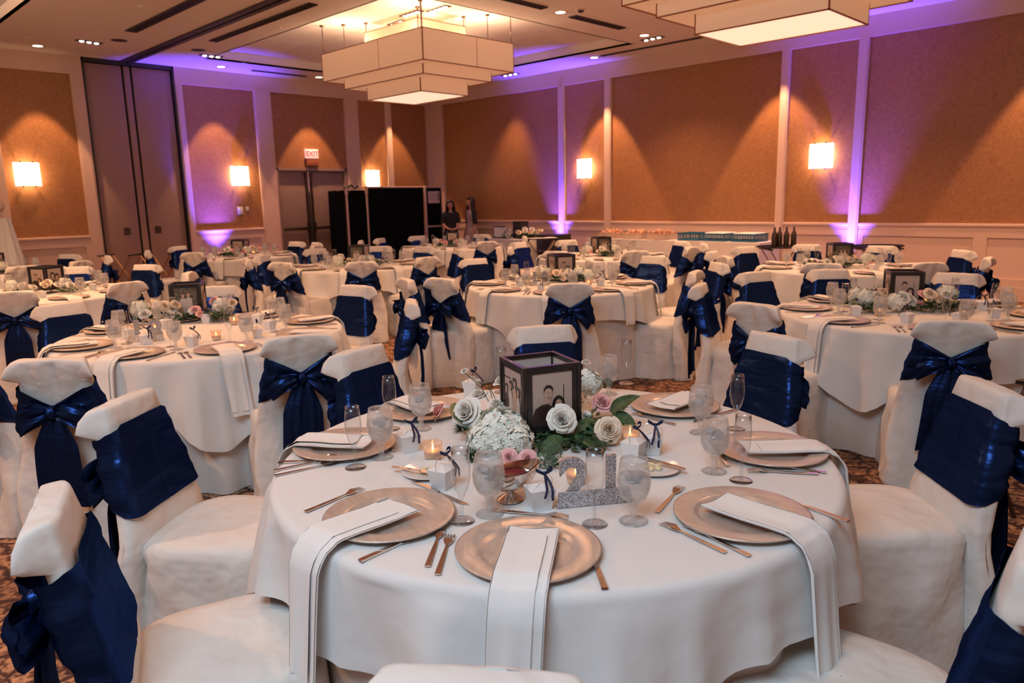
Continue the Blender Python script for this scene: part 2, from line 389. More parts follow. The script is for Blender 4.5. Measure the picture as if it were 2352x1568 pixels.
for wall, par, lo, hi in (('back', wall_b, X0, XR), ('right', wall_r, Y0, YB)):
    for a, b_ in PIL[wall]:
        mb = MB(); wb(mb, wall, a, b_, 0, .055, 0, PT + .01)
        wb(mb, wall, a + .022, b_ - .022, .055, .066, .24, PT - .04)
        mb.build('pilaster', 'paint', par)
    segs = [(lo, hi)] if wall == 'right' else [(lo, 4.39), (5.94, hi)]
    for a, b_ in segs: part_box('header_board', 'paint', par, wall, a, b_, 0, .05, PT, HC)
    for a, b_ in bays(wall, lo, hi):
        if wall == 'back' and (a > 4.3 and b_ < 6 or a > 7.8 and b_ < 9.7): continue
        rail = MB(); wb(rail, wall, a, b_, 0, .05, RL - .045, RL + .005, .012); wb(rail, wall, a, b_, 0, .03, RL - .10, RL - .045)
        rail.build('chair_rail', 'paint', par)
        part_box('wainscot_board', 'paint', par, wall, a, b_, 0, .012, .18, RL - .09)
        L = b_ - a; n = max(1, round(L / 1.75))
        fr = MB(); top, bot = RL - .19, .30
        wb(fr, wall, a, b_, .012, .034, top, RL - .10); wb(fr, wall, a, b_, .012, .034, .18, bot)
        w = L / n
        for i in range(n + 1):
            h_ = .085; c = a + i * w
            wb(fr, wall, max(a, c - h_), min(b_, c + h_), .012, .034, bot, top)
        fr.build('wainscot_frame', 'paint', par)
struct(wb(MB(), 'right', Y0, YB, .0, .045, 0, .19).build('baseboard_right', 'paint'))
bb = MB(); wb(bb, 'back', X0, 4.39, 0, .045, 0, .19); wb(bb, 'back', 5.94, 7.87, 0, .045, 0, .19); wb(bb, 'back', 9.6, XR - .05, 0, .045, 0, .19)
struct(bb.build('baseboard_back', 'paint'))

# ceiling with coffers
ZC = 4.25
COF = [(6.10, 7.87, 11.0, 13.5), (-2.4, 7.3, 2.83, 12.9)]
cm = MB(); xs = sorted({X0, XR + .1, *[c[0] for c in COF], *[c[2] for c in COF]}); ys = sorted({Y0, YB + .1, *[c[1] for c in COF], *[c[3] for c in COF]})
for i in range(len(xs) - 1):
    for j in range(len(ys) - 1):
        mx_, my_ = (xs[i] + xs[i + 1]) / 2, (ys[j] + ys[j + 1]) / 2
        if any(c[0] < mx_ < c[2] and c[1] < my_ < c[3] for c in COF): continue
        cm.box(xs[i], ys[j], HC, xs[i + 1], ys[j + 1], HC + .03)
ceil = struct(cm.build('ceiling', 'ceil', smooth=False))
for c in COF:
    t = MB(); t.box(c[0] - .03, c[1] - .03, HC, c[0], c[3] + .03, ZC); t.box(c[2], c[1] - .03, HC, c[2] + .03, c[3] + .03, ZC)
    t.box(c[0], c[1] - .03, HC, c[2], c[1], ZC); t.box(c[0], c[3], HC, c[2], c[3] + .03, ZC)
    t.build('coffer_side', 'coffer', ceil)
    nx, ny = 4, 4; g = .006
    MB().box(c[0], c[1], ZC + .015, c[2], c[3], ZC + .04).build('coffer_backing', 'paint', ceil)
    tm = None
    wx, wy = (c[2] - c[0]) / nx, (c[3] - c[1]) / ny
    tm = MB().box(-wx / 2 + g, -wy / 2 + g, 0, wx / 2 - g, wy / 2 - g, .02).mesh('coffer_panel', 'coffer', False)
    for i in range(nx):
        for j in range(ny):
            put('coffer_panel', tm, ceil, (c[0] + (i + .5) * wx, c[1] + (j + .5) * wy, ZC))
# partition track across the ceiling
tr = MB(); tr.box(5.02, Y0, HC - .02, 5.10, YB - .03, HC + .01); tr.box(5.15, Y0, HC - .02, 5.23, YB - .03, HC + .01)
tr.build('partition_track', 'vent', ceil); MB().box(5.10, Y0, HC - .006, 5.15, YB - .03, HC + .01).build('track_slot', 'darkmetal', ceil)
# slot vents
VENTS = [((4.36, 12.1), (4.36, 8.0), .14, 'dark slot vent left of the partition track'), ((5.55, 12.0), (5.55, 9.0), .11, 'dark slot vent right of the partition track'),
         ((7.24, 14.08), (8.4, 14.08), .05, 'thin slot vent in the ceiling above the double doors'), ((6.1, 7.19), (8.02, 7.19), .11, 'slot vent ending left of the smoke detector'),
         ((8.68, 7.24), (9.87, 7.24), .12, 'short slot vent right of the smoke detector'), ((11.42, 8.85), (11.42, 4.6), .05, 'long thin slot vent along the right wall')]
for (a, b_, w, lab) in VENTS:
    L = math.dist(a, b_); ang = math.atan2(b_[1] - a[1], b_[0] - a[0])
    v = thing('slot_vent', lab, 'vent', (a[0], a[1], HC), ang)
    MB().box(0, -w / 2, -.012, L, w / 2, -.001).build('vent_backing', 'darkmetal', v)
    fr = MB(); t = .008
    for y in ((-w / 2 - t, -w / 2 + .003), (w / 2 - .003, w / 2 + t)): fr.box(-t, y[0], -.018, L + t, y[1], 0)
    fr.build('vent_frame', 'vent', v)
    if w > .08:
        for k in (-1, 0, 1): MB().box(0, k * w / 4 - .004, -.02, L, k * w / 4 + .004, -.012).build('slat', 'vent', v)

# ceiling lights
dl_ring = MB().lathe([(.062, -.002), (.085, -.004), (.092, -.008), (.095, 0)], 28).mesh('trim_ring', 'paint')
dl_lens = MB().lathe([(.001, -.003), (.062, -.003)], 24).mesh('lens', 'lamp')
def downlight(x, y, z, lab, r=1.0, group=None):
    t = thing('recessed_downlight', lab, 'ceiling light', (x, y, z), 0, group); t.scale = (r, r, 1)
    put('trim_ring', dl_ring, t); put('lens', dl_lens, t)
DL = [(3.63, 14.08, HC, 'round downlight above the wall lamp at the far left'), (6.64, 14.11, HC, 'round downlight in the purple glow at the ceiling edge'),
      (8.69, 14.06, HC, 'round downlight just left of the tiered chandelier'), (8.08, 9.0, ZC, 'small round downlight in the coffer behind the chandelier rods'),
      (8.39, 7.22, HC, 'round downlight left of the smoke detector'), (11.48, 9.06, HC, 'round downlight at the end of the long wall vent'), (10.59, 7.33, HC, 'round downlight beside the three-lamp spot at the right')]
for d in DL: downlight(d[0], d[1], d[2], d[3], 1.15)
downlight(10.85, 14.08, HC, 'round downlight over the corner behind the tiered chandelier')
CLAB = ['over the front table', 'over the right table', 'over the left table 18', 'over the middle table 10', 'over the right back table', 'near the right wall', 'over the far left table', 'left of the left table 18', 'left of the far left table']
for i, p in enumerate(CANS): downlight(p[0], p[1], HC, 'added downlight %s, unseen above the frame' % CLAB[i])
bulb_me = MB().lathe([(.001, -.016), (.022, -.014), (.033, -.004), (.035, 0)], 14).mesh('bulb', 'bulb')
def multi(p0, p1, n, z, lab, group=None):
    a = Vector((*p0, z)); b_ = Vector((*p1, z)); d = b_ - a; L = d.length + .16
    t = thing('multi_lamp_spot', lab, 'ceiling light', (a + b_) / 2, math.atan2(d.y, d.x), group)
    MB().box(-L / 2, -.06, -.01, L / 2, .06, 0).build('housing', 'vent', t)
    for k in range(n):
        put('bulb', bulb_me, t, ((k / (n - 1) - .5) * (L - .16), 0, -.01))
multi((4.02, 13.22), (4.24, 13.26), 3, HC, 'three-bulb spot in the ceiling at the left of the partition track')
multi((5.93, 13.19), (6.16, 13.18), 3, HC, 'three-bulb spot in the ceiling right of the partition track')
multi((11.58, 11.50), (11.59, 11.22), 3, HC, 'three-bulb spot at the right tip of the tiered chandelier')
multi((10.89, 7.50), (10.87, 7.24), 3, HC, 'three-bulb spot beside the round downlight at the right')
multi((7.50, 9.90), (7.48, 9.66), 2, ZC, 'two-bulb spot above the chandelier, lowest in the picture')
multi((7.31, 9.34), (7.30, 9.03), 4, ZC, 'four-bulb spot above the chandelier, left of the rods')
multi((7.44, 8.86), (7.42, 8.55), 4, ZC, 'four-bulb spot above the chandelier, right of the rods')
for x, y, lab in ((4.45, 12.87, 'dark round ceiling speaker left of the partition track'), (5.68, 12.85, 'dark round ceiling speaker right of the partition track')):
    t = thing('ceiling_speaker', lab, 'speaker', (x, y, HC))
    MB().lathe([(.001, -.006), (.10, -.006), (.115, -.003), (.12, 0)], 28).build('grille', 'vent', t)
DET = [(3.98, 10.55), (5.89, 10.53), (3.35, 13.55), (10.11, 7.24), (6.79, 13.53)]
DLAB = ['small round sprinkler cover beside the left slot vent', 'small round sprinkler cover beside the right slot vent', 'small round sprinkler cover by the far left downlight', 'small round sprinkler cover by the right slot vent', 'small round sprinkler cover in the purple glow']
for (x, y), lab in zip(DET, DLAB):
    t = MB().lathe([(.001, -.014), (.035, -.012), (.055, -.002), (.056, 0)], 18).build('sprinkler_cover', 'ceil', None, (x, y, HC)); tag(t, lab, 'sprinkler')
t = thing('smoke_detector', 'white domed smoke detector between the two right slot vents', 'smoke detector', (8.46, 6.91, HC))
MB().lathe([(.001, -.05), (.03, -.048), (.045, -.03), (.048, -.022)], 18).build('sensor_dome', 'vent', t)
MB().lathe([(.048, -.022), (.065, -.02), (.075, -.002), (.076, 0)], 22).build('base_plate', 'paint', t)

# partition pocket with folding panels
dr = MB(); x0, x1 = 4.385, 5.945
wb(dr, 'back', x0, x0 + .035, -.10, .05, 0, HC - .0); wb(dr, 'back', x1 - .035, x1, -.10, .05, 0, HC); wb(dr, 'back', x0, x1, -.10, .05, HC - .07, HC - .005)
part = struct(dr.build('door_2', 'darkmetal'))
wb(MB(), 'back', x0, x1, -.16, -.12, 0, HC).build('partition_backing', 'darkmetal', part)
for a, b_ in ((4.43, 5.045), (5.085, 5.19), (5.23, 5.90)):
    wb(MB(), 'back', a, b_, -.09, -.02, .02, HC - .08, .006).build('partition_panel', 'partition', part)
for q in ((293, 531), (364, 527)):
    p = pxy(*q); hd = MB(); wb(hd, 'back', p.x - .055, p.x + .055, -.02, -.008, p.z - .065, p.z + .065); wb(hd, 'back', p.x - .035, p.x + .035, -.008, -.004, p.z - .05, p.z + .05)
    hd.build('flush_pull', 'bronze', part)

# double doors with panic hardware
d1 = MB(); a0, a1, zt = 7.87, 9.60, 2.27
wb(d1, 'back', a0, a0 + .05, -.14, .02, 0, zt); wb(d1, 'back', a1 - .05, a1, -.14, .02, 0, zt); wb(d1, 'back', a0, a1, -.14, .02, zt - .05, zt + .01)
door = struct(d1.build('door_1', 'door')); wb(MB(), 'back', a0, a1, -.2, -.16, 0, zt).build('door_stop', 'darkmetal', door)
for a, b_, sg in ((a0 + .055, 8.65, 1), (8.66, a1 - .055, -1)):
    leaf = wb(MB(), 'back', a, b_, -.12, -.075, .01, zt - .055, .004).build('door_leaf', 'door', door)
    xr = (8.65 - .055) if sg > 0 else (8.66 + .055)
    rod = MB(); wb(rod, 'back', xr - .016, xr + .016, -.07, -.03, .1, zt - .1); wb(rod, 'back', xr - .035, xr + .035, -.075, -.01, .9, 1.12); wb(rod, 'back', xr - .03, xr + .03, -.075, -.02, zt - .2, zt - .08)
    rod.build('vertical_rod', 'bronze', leaf)
    lo, hi = (a + .06, xr) if sg > 0 else (xr, b_ - .06)
    bar = MB(); wb(bar, 'back', lo, hi, -.05, -.012, .96, 1.02, .008); bar.build('panic_bar', 'bronze', leaf)
wb(MB(), 'back', 8.635, 8.675, -.09, -.05, .01, zt - .06).build('center_mullion', 'steel', door)
ex = thing('exit_sign', 'lit EXIT sign above the double doors', 'sign', (8.72, YB - .01, 2.40))
MB().box(-.15, -.06, .08, .15, 0, .27, bev=.006).build('sign_face', 'exit', ex)
MB().box(-.14, -.05, -.08, .14, 0, .075, bev=.004).build('battery_box', 'wood', ex)
def text_mesh(name, s, size, ext, m, bold=0):
    cu = bpy.data.curves.new(name, 'FONT'); cu.body = s; cu.size = size; cu.extrude = ext; cu.offset = bold; cu.align_x = 'CENTER'; cu.resolution_u = 4
    o = bpy.data.objects.new(name, cu); COL.objects.link(o); bpy.context.view_layer.update()
    me = bpy.data.meshes.new_from_object(o.evaluated_get(bpy.context.evaluated_depsgraph_get())); bpy.data.objects.remove(o)
    me.materials.clear(); me.materials.append(M[m]); me.name = name; return me
put('exit_lettering', text_mesh('exit_lettering', 'EXIT', .15, .002, 'exitred', .004), ex, (0, -.064, .125), (PI / 2, 0, 0))

# wall plates by the left sconce
for q, lab, w in (((552, 484), 'white switch plate under the purple-lit wall lamp', .06), ((568, 480), 'small round thermostat beside the switch plate', .035)):
    p = pxy(*q); t = thing('wall_switch' if w > .05 else 'thermostat', lab, 'switch', (p.x, YB, p.z))
    MB().box(-w, -.012, -w * 1.3, w, 0, w * 1.3, bev=.004).build('cover_plate', 'china', t)
    MB().box(-w * .3, -.018, -w * .6, w * .3, -.012, w * .6).build('toggle', 'china', t)

# sconces
def sconce(loc, rot, lab):
    t = thing('wall_sconce', lab, 'wall lamp', loc, rot)
    MB().box(-.13, -.03, -.14, .13, 0, .14).build('back_plate', 'bronze', t)
    MB().grid(lambda u, v: Vector((lerp(-.19, .19, u), -.05 - .07 * sin(PI * u), lerp(-.19, .19, v))), 13, 2).build('alabaster_shade', 'sconce', t)
    light('POINT', 'sconce_bulb', Vector(loc) + Matrix.Rotation(rot, 3, 'Z') @ Vector((0, -.075, 0)), 20, (1.0, .58, .30), size=.02)
    for x in (-.09, .09):
        for z in (-.2, .2):
            MB().tube([(x, -.02, z * .92), (x, -.10, z * 1.03), (x, -.115, z * .94)], .009, 6).build('clip', 'bronze', t)
for q, wall, lab in (((64, 400), 'b', 'glowing wall lamp at the far left of the back wall'), ((553, 404), 'b', 'glowing wall lamp in the purple-lit wall bay'), ((858, 410), 'b', 'glowing wall lamp above the black drapes'),
                     ((1340, 387), 'r', 'glowing wall lamp on the right wall beside the purple column'), ((1884, 358), 'r', 'glowing wall lamp on the right wall, nearest the camera')):
    if wall == 'b': p = pxy(*q, YB - .08); sconce((p.x, YB, p.z), 0, lab)
    else: p = pxx(*q, XR - .08); sconce((XR, p.y, p.z), -PI / 2, lab)

# wall-washing spots below the edge downlights
for x in (3.63, 6.64, 8.69, 10.85): light('SPOT', 'wall_washer', (x, 14.08, HC - .02), 300, WARM, (x, 14.32, 0), .05, .98, .2)
for y in (9.2, 5.65, 1.9, -2): light('SPOT', 'wall_washer', (11.5, y, HC - .02), 430, WARM, (11.74, y, 0), .05, 1.02, .22)
light('SPOT', 'wall_washer', (11.5, 11.6, HC - .02), 200, WARM, (12.0, 11.9, 1.2), .05, 1.0, .8)
light('SPOT', 'wall_washer', (10.6, 7.33, HC - .02), 330, WARM, (10.6, 7.33, 0), .05, 1.9, .8)
light('SPOT', 'wall_washer', (8.39, 7.22, HC - .02), 330, WARM, (8.39, 7.22, 0), .05, 1.9, .8)
light('SPOT', 'wall_washer', (8.08, 9.0, ZC - .02), 330, WARM, (6.5, 9.5, 0), .05, 1.9, .8)
light('SPOT', 'wall_washer', (5.6, 11.0, HC - .02), 330, WARM, (5.6, 11, 0), .05, 2.0, .8)
# purple uplights on the floor
UPC = (.12, .06, 1.0)
for i, (x, y, aim, lab) in enumerate(((6.45, YB - .32, (6.5, YB - .06, 3), 'purple LED uplight at the foot of the back wall'), (XR - .32, 10.42, (XR - .06, 10.42, 3), 'purple LED uplight at the foot of the far right wall column'),
                                    (XR - .32, 4.42, (XR - .06, 4.42, 3), 'purple LED uplight at the foot of the near right wall column'))):
    t = thing('led_uplight', lab, 'uplight', (x, y, 0))
    MB().lathe([(.001, .02), (.09, .02), (.095, .05), (.095, .2), (.085, .22), (.08, .2), (.001, .2)], 24).build('housing', 'blackpl', t)
    MB().lathe([(.001, .205), (.08, .205)], 24).build('lens', 'purple', t)
    mb = MB(); mb.tube([(-.11, 0, .12), (-.12, 0, 0), (.12, 0, 0), (.11, 0, .12)], .01, 6); mb.build('bracket', 'blackpl', t)
    light('SPOT', 'uplight_beam', (x, y, .24), 1700, UPC, aim, .05, .95, .95)

# ---------------------------------------------------------------- chandeliers
def chandelier(cx, cy_, lab, zc):
    t = thing('tiered_chandelier', lab, 'chandelier', (cx, cy_, 0))
    tiers = [('upper_tier', .92, 1.32, 3.80, 4.10, 0, 'shade'), ('wide_tier', 1.74, 2.5, 3.41, 3.82, 1, 'shade'), ('middle_tier', 1.32, 1.96, 3.284, 3.45, 0, 'shade'), ('lower_tier', .92, 1.32, 3.10, 3.32, 0, 'shade_hot')]
    for nm, w, l, z0, z1, seams, _ in tiers:
        s = MB(); th = .006
        for sx, sy in ((1, 0), (-1, 0), (0, 1), (0, -1)):
            if sx: s.box(sx * w / 2 - th, -l / 2, z0, sx * w / 2, l / 2, z1)
            else: s.box(-w / 2, sy * l / 2 - th, z0, w / 2, sy * l / 2, z1)
        tier = s.build(nm, 'shade', t)
        fr = MB(); r = .007
        for z in (z0, z1):
            for a, b_ in (((-w / 2, -l / 2), (w / 2, -l / 2)), ((w / 2, -l / 2), (w / 2, l / 2)), ((w / 2, l / 2), (-w / 2, l / 2)), ((-w / 2, l / 2), (-w / 2, -l / 2))):
                fr.box(min(a[0], b_[0]) - r, min(a[1], b_[1]) - r, z - .006, max(a[0], b_[0]) + r, max(a[1], b_[1]) + r, z + .006)
        for x in (-w / 2, w / 2):
            for y in (-l / 2, l / 2): fr.box(x - r, y - r, z0, x + r, y + r, z1)
        if seams:
            for x in (-w / 2, w / 2):
                for y in (-l * .10, ): fr.box(x - r, y - .005, z0, x + r, y + .005, z1)
            for y in (-l / 2, l / 2): fr.box(-.005 - w * .0 + .12, y - r, z0, .125, y + r, z1)
        fr.build('tier_frame', 'wood', tier)
    MB().box(-.45, -.65, 3.106, .45, .65, 3.112).build('bottom_diffuser', 'shade_hot', t)
    MB().box(-.655, -.975, 3.288, .655, .975, 3.292).build('middle_diffuser', 'shade', t)
    MB().box(-.865, -1.245, 3.416, .865, 1.245, 3.42).build('wide_diffuser', 'shade', t)
    rod = MB().tube([(0, 0, 0), (0, 0, 1)], .007, 6).mesh('hanging_rod', 'bronze')
    cap = MB().lathe([(.001, -.03), (.03, -.02), (.035, 0)], 12).mesh('ceiling_cap', 'bronze')
    for w, l, z in ((1.70, 2.46, 3.82), (1.28, 1.9, 3.45), (.88, 1.28, 4.10)):
        for x in (-w / 2, w / 2):
            for y in (-l / 2, l / 2):
                r_ = put('hanging_rod', rod, t, (x, y, z)); r_.scale = (1, 1, zc - z)
                put('ceiling_cap', cap, t, (x, y, zc))
    for x, y in ((0, -.4), (0, .4), (-.66, -.8), (.66, -.8), (-.66, .8), (.66, .8)):
        light('POINT', 'chandelier_bulb', (cx + x, cy_ + y, (zc - .11) if x == 0 else 3.75), 3 if x == 0 else 34 if cx > 5 else 160, (1.0, .66, .42), size=.06)
    return t
chandelier(7.57, 9.46, 'stepped rectangular fabric chandelier hanging at the centre of the ceiling', ZC)
chandelier(.2, 10.1, 'added stepped fabric chandelier lighting the left ceiling, unseen outside the frame', ZC)  # added out of view to brighten the left part of the ceiling
chandelier(7.33, 3.49, 'large rectangular fabric chandelier cut off by the top edge at the right', HC)

# ---------------------------------------------------------------- banquet chair (origin on the floor under the seat, +Y towards the table)
ZT = .905
def yback(z): return -.205 - max(0, z - .42) * .25
def nz(x, y, z, s=1): return noise.noise(Vector((x * s, y * s, z * s)))
def make_chair(seed, cy0=0.0):
    rnd = random.Random(seed); sd = seed * 7.3
    parts = {}
    # seat cover with skirt
    levels = [(0.004, .250, .240), (.03, .250, .240), (.10, .246, .236), (.20, .240, .232), (.30, .236, .228), (.38, .232, .226), (.43, .230, .224), (.455, .226, .220), (.468, .214, .208), (.475, .17, .165), (.480, .09, .09), (.481, .001, .001)]
    n = 64; mb = MB()
    def ring(k, j):
        z, a, b = levels[k]; th = 2 * PI * j / n; c, s = cos(th), sin(th); p = 4.2 if k < 8 else 3.2
        r = (abs(c) ** p + abs(s) ** p) ** (-1 / p); x, y = a * r * c, b * r * s
        if z < .46:
            f = (.46 - z) / .46
            dis = .030 * f * nz(th * 2.2 + sd, sd, z * 2.5, 1.0) + .007 * f * sin(th * 9 + sd)
            ang = math.atan2(.45 - z, abs(y + .20) + .02)          # folds fanning out from the rear top corner
            if abs(c) > .5: dis += .030 * (abs(sin(ang * 3.6 + sd)) - .5) * min(1, f * 4) * math.exp(-abs(y + .2) * 1.2)
            else: dis += .020 * (abs(sin(math.atan2(.46 - z, abs(x) + .03) * 4 + sd)) - .5) * min(1, f * 4)
            x += dis * c; y += dis * s
        else: z += .006 * nz(x * 6, y * 6, sd)
        return (x, y + .0, z)
    for k in range(len(levels)):
        for j in range(n): mb.v.append(ring(k, j))
    for k in range(len(levels) - 1):
        for j in range(n): mb.face((k * n + j, k * n + (j + 1) % n, (k + 1) * n + (j + 1) % n, (k + 1) * n + j))
    parts['seat_cover'] = mb.mesh('seat_cover', 'cover')
    # back cover: slab with flared, folded crown and a rear drape to the floor
    lv = [0.004, .04, .12, .22, .32, .40, .46, .50, .56, .62, .67, .71, .74, .77, .80, .825, .85, .87, .885, .897, .903, .905]
    n = 56; mb = MB()
    for k, z in enumerate(lv):
        yc = yback(z)
        rear = pl(z, [(0, -.15), (.3, -.105), (.5, -.062), (.64, -.05), (.905, -.038)])
        front = pl(z, [(0, .0), (.40, .01), (.5, .03), (.905, .030)])
        hw = pl(z, [(0, .258), (.3, .240), (.46, .222), (.60, .190), (.80, .153), (.905, .143)])
        ear = pl(z, [(0, 0), (.80, 0), (.835, .85), (.855, 1.0), (.88, .75), (.905, .35)]) if z > .7 else 0
        shrink = 1 if k < len(lv) - 3 else [0.97, .86, .6][k - len(lv) + 3]
        for j in range(n):
            th = 2 * PI * j / n; c, s = cos(th), sin(th); p = 3.6
            r = (abs(c) ** p + abs(s) ** p) ** (-1 / p)
            u, w = c * r, s * r
            dzz = 0; hd = (front - rear) / 2; x = hw * u * (1 if shrink == 1 else lerp(1, shrink, .22)); y = yc + (front + rear) / 2 + hd * w * shrink
            if w < .2:
                e = ear * (max(0, abs(u) - .30) / .70) ** 2.2 * min(1, (.2 - w) * 1.2)
                x += .058 * e * (1 if u > 0 else -1); y -= .050 * e; dzz = .030 * e * min(1, (z - .80) / .06) if z > .80 else 0
            f = max(0, .64 - z)
            g = .034 * f * nz(u * 2.5 + sd, z * 3, sd * 2) + .010 * min(1, f * 4) * sin(u * 9 + z * 13 + sd)
            if w < 0: y -= g * 1.0
            if w < 0 and z > .74: y += .006 * sin(u * 9 + sd) * (1.6 - abs(u)) * min(1, (z - .74) * 12) * (1 if z < .89 else .2)
            if abs(u) > .8: x += .012 * sin(z * 30 + sd + (2 if u > 0 else 0) + 3 * sin(z * 9)) * min(1, f * 4)
            mb.v.append((x, y, z - dzz + (.004 * nz(u * 3, sd, 1) if z > .88 else 0)))
    for k in range(len(lv) - 1):
        for j in range(n): mb.face((k * n + j, k * n + (j + 1) % n, (k + 1) * n + (j + 1) % n, (k + 1) * n + j))
    mb.face([(len(lv) - 1) * n + j for j in range(n)])
    parts['back_cover'] = mb.mesh('back_cover', 'cover')
    # sash
    NT, NV = 92, 13
    dz = rnd.uniform(-.012, .012)
    def sash(u, v):
        t = abs(u * 2 - 1); sg = 1 if u > .5 else -1
        hwv = .172; wf, wr = .038, -.060
        cr = .03
        if t < .44: x = t / .44 * (hwv - cr); w = wf; nx, nw = 0, 1
        elif t < .60:
            q = (t - .44) / .16
            if q < .3: a = q / .3 * PI / 2; x = hwv - cr + cr * sin(a); w = wf - cr + cr * cos(a); nx, nw = sin(a), cos(a)
            elif q < .7: x = hwv; w = lerp(wf - cr, wr + cr, (q - .3) / .4); nx, nw = 1, 0
            else: a = (q - .7) / .3 * PI / 2; x = hwv - cr + cr * cos(a); w = wr + cr - cr * sin(a); nx, nw = cos(a), -sin(a)
        else: q = (t - .6) / .4; x = (hwv - cr) * (1 - q); w = wr - .028 * q; nx, nw = 0, -1
        q = max(0, (t - .5) / .5)
        e_ = max(0, min(1, (t - .40) / .14)); e_ = e_ * e_ * (3 - 2 * e_)
        top = lerp(.834, lerp(.800, .712, q ** 1.05), e_); bot = lerp(.540, lerp(.550, .652, q ** .9), e_)
        z = lerp(bot, top, v) + dz
        amp = .0015 + .0095 * (max(0, t - .38) / .62) ** 1.0
        d = amp * (sin(v * 17 + sd + t * 4 * sg) + .6 * sin(v * 31 + t * 9 + sd * 2)) + .004 * nz(x * 9 * sg, z * 6, sd)
        if t > .55: d += .018 * sin(PI * v) * sin(PI * min(1, (t - .55) / .45))
        d = max(d, -.003)
        if t < .02: d -= .0015
        hwv2 = pl(z, [(.55, .202), (.60, .195), (.80, .158), (.905, .150)]) / .172
        x = x * hwv2 + nx * d; w += nw * d
        return Vector((sg * x, yback(z) + w, z))
    parts['sash'] = MB().grid(sash, NT, NV).mesh('sash', 'satin')
    kz, ky = .683 + dz, yback(.683) - .100
    knot = MB()
    def kf(u, v):
        a = 2 * PI * u; e = PI * (v - .5) * .99
        r = 1 + .16 * sin(a * 5 + v * 6 + sd)
        return Vector((.026 * r * cos(a) * cos(e), ky - .008 + .030 * r * sin(a) * cos(e), kz + .034 * sin(e)))
    knot.grid(kf, 20, 10, cu=True); parts['bow_knot'] = knot.mesh('bow_knot', 'satin')
    loops = []
    for sg in (1, -1):
        L = rnd.uniform(.125, .155); tilt = rnd.uniform(-.35, .25); H = rnd.uniform(.10, .13); ph = rnd.uniform(0, 6)
        def lf(u, v):
            a = 2 * PI * u
            s = (1 - cos(a)) / 2                                      # 0 knot ... 1 tip
            open_ = .036 * sin(PI * min(1, s * 1.02)) ** .6 * (1 if sin(a) > 0 else -1) + .004
            h = lerp(.030, H, s ** .7)
            zz = (v - .5) * h
            x = .010 + L * s * (1 - .10 * (v - .5) ** 2 * 4); y = open_ * (1 + .3 * sin(v * 9 + ph)) + .006 * sin(v * 14 + s * 6 + ph)
            X = x * cos(tilt) - zz * sin(tilt) * s; Z = x * sin(tilt) + zz - .045 * s * s
            return Vector((sg * X, ky - .012 + y - .015 * s, kz + Z))
        loops.append(MB().grid(lf, 34, 9, cu=True).mesh('bow_loop', 'satin'))
    parts['bow_loop'] = loops
    tails = []
    for sg in (1, -1):
        L = rnd.uniform(.40, .47); wd = rnd.uniform(.13, .17); sl = rnd.uniform(.0, .035); ph = rnd.uniform(0, 6)
        def tf(u, v):
            wv = lerp(.034, wd, min(1, u * 3.2) ** .7); z = kz - .02 - u * (L + .035 * (v - .5) * sg)
            x = sg * (.010 + sl * u) + (v - .5) * wv
            yb_ = pl(z, [(0, -.15), (.3, -.105), (.5, -.062), (.64, -.05), (.905, -.038)]) + yback(z)
            y = min(ky + .01, yb_ - .040) - .012 * abs(sin(v * 6.5 + ph + u * 1.5)) * min(1, u * 3 + .3) - (.008 if sg > 0 else 0) - .012 * sin(u * PI)
            return Vector((x, y, z))
        tails.append(MB().grid(tf, 22, 17).mesh('sash_tail', 'satin'))
    parts['sash_tail'] = tails
    t = thing('banquet_chair', 'white covered banquet chair with navy satin sash', 'chair')
    for k, v in parts.items():
        for m in (v if isinstance(v, list) else [v]): put(k, m, t)
    return t
CH = [make_chair(s) for s in (1, 2, 3, 4)]
used = [False] * len(CH)

